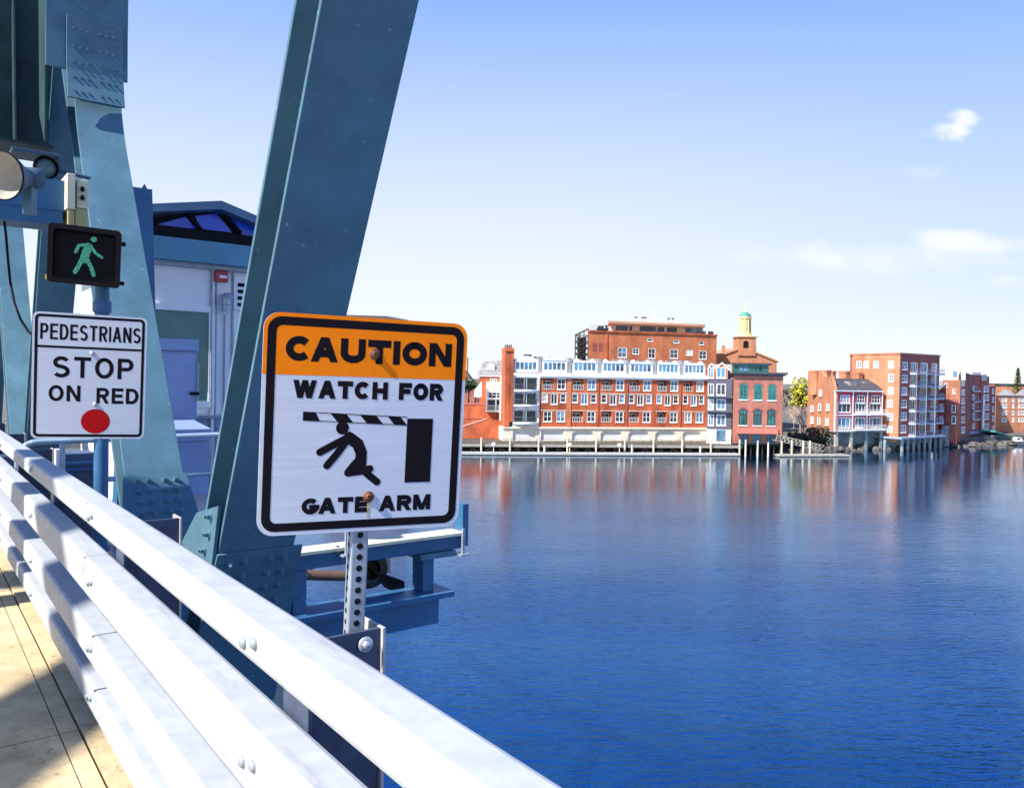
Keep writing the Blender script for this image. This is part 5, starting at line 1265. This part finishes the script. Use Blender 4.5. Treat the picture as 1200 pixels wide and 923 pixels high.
mb = MB(f10.F); mb.box((f10.S(1151.5), -.68, f10.Z(502, 1153)), (f10.S(1153.5), -.61, f10.Z(465, 1153))); mb.build('white_strip', WTRIM, h10)
mb = MB(f10.F); mb.box((0, -3, .6), (f10.L + 2, 0, f10.Z(514.5, 1150))); mb.build('boardwalk', WOOD, h10)
mb = MB(f10.F); mb.box((0, -.9, f10.Z(507.5, 1150)), (f10.L, -.81, f10.Z(504, 1150))); mb.build('ground_band', CAB, h10)
f11 = Facade(1167, 197, 1210, 199, back=(.6, 1))
h11 = thing('orange_brick_hotel', 'orange brick building with grey hipped roofs at the far right edge', 'building', f11.F @ Vector((f11.L/2, 0, Q)))
ze11 = f11.Z(463.5, 1180)
wv = [f11.rect(x, y, x + 2.6, y + 5) for y in (465.5, 473, 481, 489) for x in (1174, 1177.5, 1186, 1193, 1197)]
wall(h11, f11, 0, Q, f11.L, ze11, 14, [(*r, .2) for r in wv if r[3] < ze11], BRK4)
for r in wv: window(h11, f11, r, 1, 1, fw=.18, y=0 if r[3] < ze11 else -.17)
zr11 = f11.Z(456.5, 1178)
for x0, x1 in ((1169, 1190), (1190.5, 1208)):
    s0, s1 = f11.S(x0), f11.S(x1); mb = MB(f11.F)
    mb.add([(s0 - .5, -.4, ze11 + .02), (s1, -.4, ze11 + .02), (s1, 7, ze11 + .02), (s0 - .5, 7, ze11 + .02), (s0 + 1.5, 3.5, zr11), (s1 - 2, 3.5, zr11)], [(0,1,5,4),(1,2,5),(2,3,4,5),(3,0,4),(0,3,2,1)]); mb.build('roof', ROOFG, h11)
f12 = Facade(1158, 250, 1225, 250)
h12 = thing('long_pale_block', 'long low block with a pale parapet behind the grey hipped roofs', 'building', f12.F @ Vector((f12.L/2, 0, Q)))
mb = MB(f12.F); mb.box((0, 0, Q), (f12.L, 10, f12.Z(449.5, 1180))); mb.build('wall', BRK4, h12)
mb = MB(f12.F); mb.box((-.3, -.3, f12.Z(449.5, 1180)), (f12.L, 10, f12.Z(445.5, 1180))); mb.build('parapet', mat('pale parapet', (.66, .62, .56), .8), h12)
for k in range(9): mb = MB(f12.F); s_ = f12.S(1165 + 4.6*k); mb.box((s_, -.1, f12.Z(452.5, 1180)), (s_ + 1.1, -.005, f12.Z(449.8, 1180))); mb.build('window', GLASS, h12)
# boat house with a teal roof and the small white boat
f13 = Facade(1166, 181, 1181, 184)
bh = thing('boat_shed', 'small boat shed with a teal sloping roof at the water by the dark apartments', 'shed', f13.F @ Vector((f13.L/2, 0, 0)))
mb = MB(f13.F); mb.box((.3, .5, -.5), (f13.L - .3, 4, f13.Z(510, 1172))); mb.build('wall', CAB, bh)
mb = MB(f13.F); mb.prism([(-.2, f13.Z(504, 1168)), (f13.L + .3, f13.Z(509.5, 1178)), (f13.L + .3, f13.Z(510.5, 1178)), (-.2, f13.Z(506, 1168))], 'y', -.3, 5); mb.build('roof', COPPER, bh)
def boat(px, py, D, L, label):
    p = at(px, py, D); p.z = 0; t_ = thing('motor_boat', label, 'boat', p)
    mb = MB(Matrix.Translation(p)); n = 8; vs, W = [], L*.17
    for i in range(n+1):
        f = i/n; wd = W*(1 - max(0, (f-.45)/.55)**2)
        vs += [(-L/2 + L*f, -wd, .75 + .25*f), (-L/2 + L*f, wd, .75 + .25*f), (-L/2 + L*f*.96, 0, -.25 + .2*f*f)]
    fs = []
    for i in range(n): a = 3*i; fs += [(a, a+3, a+5, a+2), (a+1, a+2, a+5, a+4), (a, a+1, a+4, a+3)]
    fs.append((0, 2, 1)); mb.add(vs, fs); mb.build('hull', GREYT, t_)
    mb = MB(Matrix.Translation(p)); mb.prism([(-L*.1, .8), (L*.22, .8), (L*.12, 1.7), (-L*.08, 1.75)], 'y', -W*.6, W*.6); mb.build('cabin', WTRIM, t_)
    mb = MB(Matrix.Translation(p)); mb.box((-L*.06, -W*.62, 1.2), (L*.1, W*.62, 1.6)); mb.build('cabin_window', GLASS, t_)
boat(1191, 522, 177, 5.5, 'small pale motor boat moored at the right edge of the river')

# ---- buildings at the left end behind the wharf
f14 = Facade(561, 158, 592, 158)
h14 = thing('mansard_house', 'brick house with white bay balconies and a grey mansard roof left of the long block', 'house', f14.F @ Vector((f14.L/2, 0, Q)))
zm14 = f14.Z(439, 576)
wall(h14, f14, 0, Q, f14.L + 1, zm14, 9, [], BRK)
mb = MB(f14.F); b0 = f14.S(569.5); zb0 = f14.Z(481, 580); mb.box((b0, -1.4, zb0 + 2.2), (f14.L - .2, -.005, f14.Z(447.5, 580))); by = mb.build('white_bay', WTRIM, h14)
mb = MB(f14.F); mb.box((b0, -1.4, zb0), (b0 + .25, -1.1, zb0 + 2.2)); mb.box((f14.L - 2, -1.4, zb0), (f14.L - 1.7, -1.1, zb0 + 2.2)); mb.build('bay_post', WTRIM, h14)
mb = MB(f14.F); mb.box((b0, -1.5, zb0 - .2), (f14.L + .3, -.01, zb0)); bs = mb.build('balcony_slab', WTRIM, h14); railing(bs, f14, b0, f14.L + .3, zb0, zb0 + 1.1, -1.5, WTRIM, .2)
mb = MB(f14.F); mb.box((b0 + .3, -.05, zb0), (f14.L - .4, -.008, zb0 + 2.1)); mb.build('veranda_door', GLASS, h14)
for r in ((572, 459, 587, 466.5), (574.5, 443.5, 578, 448), (579, 443.5, 582.5, 448)): window(h14, f14, f14.rect(*r), 3 if r[2] - r[0] > 6 else 1, 2, fw=.12, y=-1.6 if r[1] > 450 else -.17, sill=False, gl=GLASS)
mb = MB(f14.F); zr14 = f14.Z(424, 576)
mb.add([(-.4, -.4, zm14), (f14.L + 1.2, -.4, zm14), (f14.L + 1.2, 9.2, zm14), (-.4, 9.2, zm14), (.6, 1.6, zr14), (f14.L + .6, 1.6, zr14 + .6), (f14.L + .6, 7, zr14 + .6), (.6, 7, zr14)], [(0,1,5,4),(1,2,6,5),(2,3,7,6),(3,0,4,7),(4,5,6,7),(0,3,2,1)]); mb.build('mansard_roof', ROOFG, h14)
r = f14.rect(571, 428, 580, 433.5); mb = MB(f14.F); mb.prism([(r[0], r[1]), (r[2], r[1]), (r[2], r[3]), ((r[0]+r[2])/2, r[3] + .5), (r[0], r[3])], 'y', .1, 2); mb.build('roof_dormer', mat('pale dormer', (.6, .56, .5), .7), h14)
mb = MB(f14.F); mb.box((-.2, -.25, zm14 - .35), (f14.L + 1.1, -.006, zm14 - .004)); mb.build('cornice', WTRIM, h14)
f15 = Facade(536, 147, 591, 147)
rw = thing('brick_ramp_wall', 'orange brick ramp walls at the left end of the wharf', 'wall', f15.F @ Vector((f15.L/2, 0, Q)))
mb = MB(f15.F); mb.prism([(0, Q), (f15.S(593), Q), (f15.S(589), f15.Z(493, 588)), (f15.S(571), f15.Z(491, 571)), (0, f15.Z(502.5, 543))], 'y', 0, .5); mb.prism([(f15.S(589) + .01, Q), (f15.S(593), Q), (f15.S(590), f15.Z(493.5, 589))], 'y', .6, 5); mb.build('ramp_wall', BRK, rw)
mb = MB(f15.F); mb.prism([(0, f15.Z(505, 543)), (0, f15.Z(502.4, 543)), (f15.S(571), f15.Z(490.9, 571)), (f15.S(571), f15.Z(489.6, 571)), (0, f15.Z(500.9, 543))][1:], 'y', -.08, .55); mb.build('coping', mat('pink coping', (.55, .33, .26), .8), rw)
mb = MB(f15.F); mb.box((0, 4, Q), (f15.S(567), 4.5, f15.Z(475, 556))); mb.build('upper_wall', BRK, rw)
mb = MB(f15.F); mb.box((0, 3.9, f15.Z(475, 556) + .002), (f15.S(568), 4.6, f15.Z(473.3, 556))); mb.box((0, 3.9, f15.Z(491.5, 556)), (f15.S(567), 3.99, f15.Z(490.3, 556))); mb.build('coping', AWN, rw)
mb = MB(f15.F); mb.prism([(f15.S(553), f15.Z(466, 553)), (f15.S(562), f15.Z(466, 556)), (f15.S(562), f15.Z(447, 561)), (f15.S(554), f15.Z(457, 554))], 'y', 7, 9); mb.build('white_gable', WTRIM, rw)
f16 = Facade(530, 200, 556, 200)
h16 = thing('grey_roofed_house', 'house with a grey-brown gabled roof just right of the CAUTION sign', 'house', f16.F @ Vector((f16.L/2, 0, Q)))
mb = MB(f16.F); mb.box((0, 0, Q), (f16.L, 9, f16.Z(452, 545))); mb.build('wall', BRK3, h16)
mb = MB(f16.F); zA_, zB_ = f16.Z(452, 545), f16.Z(434, 543); mb.prism([(-1, zA_), (f16.L + .4, zA_), (f16.S(544), zB_)], 'y', -.5, 9.5); mb.build('roof', mat('brown grey roof', (.18, .13, .14), .9), h16)
mb = MB(f16.F); mb.box((f16.S(545.6), 2, zB_ - 2), (f16.S(547.2), 3, f16.Z(418.5, 546))); mb.build('chimney', BRK5, h16)
f17 = Facade(380, 170, 476, 170)
h17 = thing('dark_roofed_warehouse', 'building whose dark flat roof shows above the CAUTION sign', 'building', f17.F @ Vector((f17.L/2, 0, Q)))
zk = f17.Z(376, 475)
mb = MB(f17.F); mb.box((.5, .6, Q), (f17.L - .6, 14, zk - .1)); mb.build('wall', BRK3, h17)
for k in range(4):
    for j in range(5):
        x_, z_ = 2 + k*3.8, Q + 2 + j*4.2
        if z_ + 2.2 < zk - 1: window(h17, f17, (x_, z_, x_ + 1.4, z_ + 2.2), 2, 2, fw=.14, y=.43)
mb = MB(f17.F); mb.prism([(0, zk - .1), (f17.L, zk - .1), (f17.L, zk + .25), (f17.S(452), f17.Z(370.3, 452)), (0, f17.Z(368.5, 400))], 'y', 0, 15); mb.build('roof', mat('dark purple brown roof', (.09, .06, .07), .8), h17)

# ================================================================= WHARVES, FLOATS, PILES
fw_ = Facade(520, 134.5, 871, 141.5)
wh = thing('timber_wharf', 'long dark timber wharf with pale posts in front of the brick blocks', 'wharf', fw_.F @ Vector((fw_.L/2, 0, 0)))
mb = MB(fw_.F); mb.box((0, 0, Q - .35), (fw_.L, 11.5, Q + .02)); mb.build('deck', WOOD, wh)
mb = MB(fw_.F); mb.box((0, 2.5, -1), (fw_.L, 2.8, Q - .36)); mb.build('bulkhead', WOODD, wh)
mb = MB(fw_.F); mb.box((0, -.12, Q - .42), (fw_.L, -.004, Q + .06)); mb.build('edge_beam', mat('grey edge timber', (.30, .28, .24), .9), wh)
npost = 11
for k in range(npost):
    s_ = fw_.S(531 + 33.6*k)
    mb = MB(fw_.F); mb.cyl((s_, -.30, -1), (s_, -.30, Q + 1.15), .17, n=10); mb.build('pile', PILE, wh)
    if k < npost - 1:
        for j in (1, 2): s2 = s_ + (fw_.S(531 + 33.6*(k+1)) - s_)*j/3; mb = MB(fw_.F); mb.cyl((s2, .25, -1), (s2, .25, Q - .43), .15, n=8); mb.build('pile', WOODD, wh)
        mb = MB(fw_.F); s3 = fw_.S(531 + 33.6*(k+1)); mb.cyl((s_ + .3, .1, .2), (s_ + 1.8, .1, Q - .5), .1, n=6); mb.build('brace', WOODD, wh); mb = MB(fw_.F); mb.cyl((s3 - .3, .1, .2), (s3 - 1.8, .1, Q - .5), .1, n=6); mb.build('brace', WOODD, wh)
        railing(wh, fw_, s_ + .2, s3 - .2, Q + .02, Q + .95, .3, WOODD, 1.3, 'wharf_rail')
ff = Facade(520, 131.5, 869, 138.3)
fl = thing('floating_dock', 'long low pale floating dock along the foot of the timber wharf', 'dock', ff.F @ Vector((ff.L/2, 0, 0)))
mb = MB(ff.F); mb.box((0, 0, .12), (ff.L, 2.2, .42)); mb.build('float_deck', DOCKW, fl)
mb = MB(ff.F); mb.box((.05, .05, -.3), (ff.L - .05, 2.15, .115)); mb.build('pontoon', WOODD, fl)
for i, px in enumerate((580.5, 641, 671, 730, 745, 826)):
    ltype = px in (580.5, 671, 730)
    t_ = thing('dock_lamp' if ltype else 'mooring_post', '', 'lamp' if ltype else 'post', ff.F @ Vector((ff.S(px), 2.5, 0)))
    base = ff.F @ Vector((ff.S(px), 2.5, .42))
    F0 = Matrix.Translation(ff.F @ Vector((ff.S(px), 1.7, .42)))
    if ltype:
        t_['label'] = {580.5: 'white globe dock lamp in front of the brick ramp wall', 671: 'white globe dock lamp in front of the second garage bay', 730: 'white globe dock lamp below the middle of the long block'}[px]; t_['group'] = 'lamps on the floating dock'
        mb = MB(F0); mb.cyl((0, 0, 0), (0, 0, 1.0), .07, n=8); mb.build('lamp_post', PILE, t_)
        mb = MB(F0); mb.lathe((0, 0, .95), (0, 0, 1), [(0, .05), (.08, .28), (.32, .42), (.56, .28), (.66, .02)], 14); mb.build('globe', WTRIM, t_)
    else:
        t_['label'] = {641: 'short white mooring post beside the left garage doors', 745: 'thick white mooring post near the middle of the floating dock', 826: 'short white mooring post at the right end of the floating dock'}[px]; t_['group'] = 'posts on the floating dock'
        mb = MB(F0); mb.cyl((0, 0, 0), (0, 0, .95 if px != 745 else 1.25), .2, n=10); mb.build('post', DOCKW, t_)
        mb = MB(F0); mb.lathe((0, 0, .95 if px != 745 else 1.25), (0, 0, 1), [(0, .24), (.1, .22), (.2, .01)], 10); mb.build('cap', DOCKW, t_)
# three tall piles before the rose warehouse
for px, py0, py1, lab in ((873.5, 515, 538, 'tall wooden pile at the left corner of the rose brick warehouse'), (887.7, 516, 537, 'tall wooden pile before the middle of the rose brick warehouse'), (900, 518, 537, 'tall wooden pile at the right of the rose brick warehouse')):
    p = at(px, py1, 139); zt_ = at(px, py0, 139).z
    mb = MB(); mb.cyl((p.x, p.y, -1), (p.x, p.y, zt_), .17, .15, n=10); mb.build('mooring_pile', PILE, None, label=lab, category='pile', group='piles before the warehouse')
# second float with gangway
fg = Facade(915, 138.5, 997, 141)
f_2 = thing('floating_dock', 'short grey floating dock with posts between the warehouse and the terrace', 'dock', fg.F @ Vector((fg.L/2, 0, 0)))
mb = MB(fg.F); mb.box((0, 0, .10), (fg.L, 2.0, .38)); mb.build('float_deck', GREYT, f_2)
mb = MB(fg.F); mb.box((.05, .05, -.3), (fg.L - .05, 1.95, .096)); mb.build('pontoon', WOODD, f_2)
for px in (925, 937, 950.5, 958.5):
    mb = MB(fg.F); s_ = fg.S(px); mb.cyl((s_, 2.25, -1), (s_, 2.25, fg.Z(517.5, px)), .18, n=10); mb.build('pile', PILE, f_2)
p1, p0 = fg.F @ Vector((fg.S(921), 3.2, 2.6)), fg.F @ Vector((fg.S(978), 3.2, .7))
gv = (p0 - p1).normalized(); gn = Vector((-gv.y, gv.x, 0)).normalized(); Lg = (p0 - p1).length
GFm = frame(p1, gv, gn, gv.cross(gn).normalized())
gwy = thing('gangway', 'pale grey lattice gangway sloping down to the short floating dock', 'gangway', p1)
mb = MB(GFm); mb.box((0, 0, 0), (Lg, 1.3, .12)); mb.build('walkway', GREYT, gwy)
for y_ in (0, 1.25):
    mb = MB(GFm); mb.box((0, y_, 1.0), (Lg, y_ + .1, 1.12)); n = 12
    for k in range(n):
        a_, b_ = Lg*k/n, Lg*(k+1)/n; mb.box((a_, y_ + .02, .12), (a_ + .08, y_ + .08, 1.0)); mb.cyl((a_, y_ + .05, .12), (b_, y_ + .05, 1.0), .04, n=5)
    mb.build('truss_rail', GREYT, gwy)
# wooden deck right of the warehouse, with umbrellas of shadow below
fd = Facade(917.5, 146, 937, 148)
dk = thing('raised_deck', 'raised dark timber deck beside the rose brick warehouse', 'deck', fd.F @ Vector((fd.L/2, 0, 0)))
zd_ = fd.Z(503.5, 928); mb = MB(fd.F); mb.box((0, 0, zd_ - .35), (fd.L, 6, zd_)); mb.build('deck', FRD, dk)
railing(dk, fd, 0, fd.L, zd_, zd_ + 1.0, .05, WOOD, .25, 'deck_rail')
for k in range(3): mb = MB(fd.F); s_ = .3 + (fd.L - .6)*k/2; mb.cyl((s_, .4, -.8), (s_, .4, zd_ - .36), .15, n=8); mb.build('deck_post', WOODD, dk)
# rocks and low greenery on the bank
random.seed(11)
def blob_rocks(name, spots, m_, label):
    mb = MB()
    for (x, y, z, r) in spots:
        vs, n = [], 7
        for k in range(n): vs.append((x + r*math.cos(k*2*math.pi/n)*random.uniform(.7, 1.1), y + r*math.sin(k*2*math.pi/n)*random.uniform(.7, 1.1), z - r*.5))
        for k in range(n): vs.append((x + .7*r*math.cos(k*2*math.pi/n)*random.uniform(.6, 1.1), y + .7*r*math.sin(k*2*math.pi/n)*random.uniform(.6, 1.1), z + r*random.uniform(.2, .5)))
        mb.add(vs, [(k, (k+1) % n, n+(k+1) % n, n+k) for k in range(n)] + [tuple(range(n, 2*n))])
    o = mb.build(name, m_, None); o['kind'] = 'stuff'; o['label'] = label; o['category'] = 'rocks'
sp_l = []
for k in range(300):
    px = random.uniform(918, 1215); D = 147 + (px - 918)/282*34 + random.uniform(-4, 2); p = at(px, 500, D); sp_l.append((p.x, p.y, random.uniform(-.2, .7), random.uniform(.4, 1.1)))
blob_rocks('shore_rocks', sp_l, ROCK, 'tumbled dark rocks along the waterline under the terrace and the tower')

# ================================================================= TREES
def rnd_unit():
    while True:
        v = Vector((random.uniform(-1, 1), random.uniform(-1, 1), random.uniform(-1, 1)))
        if .05 < v.length < 1: return v
def leafy_tree(name, label, cat, base, H, rad, m_, n=900, leaf=.28, crown_lo=.3, group=None):
    t_ = thing(name, label, cat, base, group); B = Vector(base)
    mb = MB(); tips = []
    mb.cyl(B, B + Vector((0, 0, H*.45)), .16 + H*.012, .12, n=8)
    for k in range(9):
        a = k*2.4; st_ = B + Vector((0, 0, H*random.uniform(.3, .5))); e = B + Vector((math.cos(a)*rad*random.uniform(.4, .8), math.sin(a)*rad*random.uniform(.4, .8), H*random.uniform(.55, .92)))
        mid = (st_ + e)/2 + Vector((0, 0, H*.06)); mb.cyl(st_, mid, .10, .06, n=6); mb.cyl(mid, e, .06, .02, n=5); tips += [mid, e]
    mb.build('trunk', BARK, t_)
    mb = MB(); cl = [B + Vector((0, 0, H*.8))] + tips + [B + Vector((rad*v.x, rad*v.y, H*(.66 + .28*v.z))) for v in (rnd_unit() for _ in range(8))]
    for i in range(n):
        c = random.choice(cl) + rnd_unit()*rad*.36; s_ = leaf*random.uniform(.6, 1.3); u = rnd_unit().normalized()*s_; w_ = u.orthogonal().normalized()*s_*.7
        mb.add([c - u, c + w_, c + u, c - w_], [(0, 1, 2, 3)])
    mb.build('crown', m_, t_); return t_
def bare_tree(name, label, base, H, seed):
    random.seed(seed); t_ = thing(name, label, 'tree', base, 'bare trees on the bank'); mb = MB(); tw = MB()
    def br(p, d, L, r, lv):
        e = p + d*L; (mb if lv > 1 else tw).cyl(p, e, r, r*.65, n=5 if lv < 3 else 7, caps=False)
        if lv == 0: return
        for k in range(3 if lv > 1 else 4):
            nd = (d + rnd_unit()*.75 + Vector((0, 0, .12))).normalized(); br(p + d*L*random.uniform(.55, 1), nd, L*random.uniform(.58, .8), r*.6, lv-1)
    br(Vector(base), Vector((random.uniform(-.1, .1), 0, 1)).normalized(), H*.32, H*.018, 5)
    mb.build('trunk', mat('pale bark', (.42, .34, .28), .9), t_); tw.build('twigs', mat('pale pink twigs', (.50, .38, .33), .9), t_)
p = at(938, 500, 172); leafy_tree('leafy_tree', 'yellow-green tree rising behind the bare trees right of the rose warehouse', 'tree', (p.x, p.y, Q), at(938, 439, 172).z - Q, 3.0, LEAFY, 1100, .32)
for px, py, D, s_, lab in ((930, 456, 163, 5, 'pale bare tree close to the rose brick warehouse wall'), (942, 459, 160, 8, 'pale bare tree close to the terrace end wall')):
    p = at(px, 500, D); bare_tree('bare_tree', lab, (p.x, p.y, Q), (at(px, py, D).z - Q)*.92, s_)
random.seed(21)
p = at(549, 480, 185); leafy_tree('small_tree', 'small dark green tree beside the white gable right of the CAUTION sign', 'tree', (p.x, p.y, Q + 5), 6.5, 1.8, LEAFG, 500, .3)
mb = MB(); 
for i in range(900):
    px = random.uniform(923, 972); p = at(px, 505, 156 + random.uniform(-3, 4)); c = Vector((p.x, p.y, random.uniform(Q, at(px, 501 if px > 945 else 508, 156).z))); s_ = .3
    u = rnd_unit().normalized()*s_; w_ = u.orthogonal().normalized()*s_*.7; mb.add([c - u, c + w_, c + u, c - w_], [(0, 1, 2, 3)])
o = mb.build('undergrowth', mat('dark undergrowth', (.035, .05, .03), .9, var=.4), None); o['kind'] = 'stuff'; o['label'] = 'dark undergrowth on the bank below the bare trees'; o['category'] = 'undergrowth'
# conifer at the far right
p = at(1192, 470, 232); HB = Vector((p.x, p.y, Q)); HT_ = at(1192, 431, 232).z - Q
cf = thing('conifer_tree', 'dark conifer standing above the roofs at the far right edge', 'tree', HB)
mb = MB(); mb.cyl(HB, HB + Vector((0, 0, HT_)), .35, .05, n=7); mb.build('trunk', BARK, cf)
mb = MB()
for i in range(1300):
    f = random.random()**.7; hz_ = HT_*(.35 + .65*f); r = (1 - f)*3.6*(.55 + .45*math.sin(hz_*3.2)**2) + .15; a = random.uniform(0, 6.283); rr_ = r*random.uniform(.3, 1)
    c = HB + Vector((math.cos(a)*rr_, math.sin(a)*rr_, hz_ - rr_*.15)); u = Vector((math.cos(a), math.sin(a), -.35))*.55; w_ = Vector((-math.sin(a), math.cos(a), 0))*.22
    mb.add([c - u*.5, c + w_, c + u*.5, c - w_], [(0, 1, 2, 3)])
mb.build('crown', LEAFG, cf)
# far tree belt behind everything
random.seed(5); mb = MB()
for i in range(5200):
    px = random.uniform(480, 1290); D = random.uniform(330, 420) if px < 1100 else random.uniform(400, 460); p = at(px, 450, D); top = 9 + 2.5*math.sin(px*.045) + 1.5*math.sin(px*.13)
    c = Vector((p.x, p.y, Q + random.random()*top)); s_ = .9; u = rnd_unit().normalized()*s_; w_ = u.orthogonal().normalized()*s_*.8; mb.add([c - u, c + w_, c + u, c - w_], [(0, 1, 2, 3)])
o = mb.build('far_trees', mat('far tree belt', (.10, .085, .06), .9, var=.4), None); o['kind'] = 'stuff'; o['label'] = 'low brown belt of far trees behind the town'; o['category'] = 'trees'
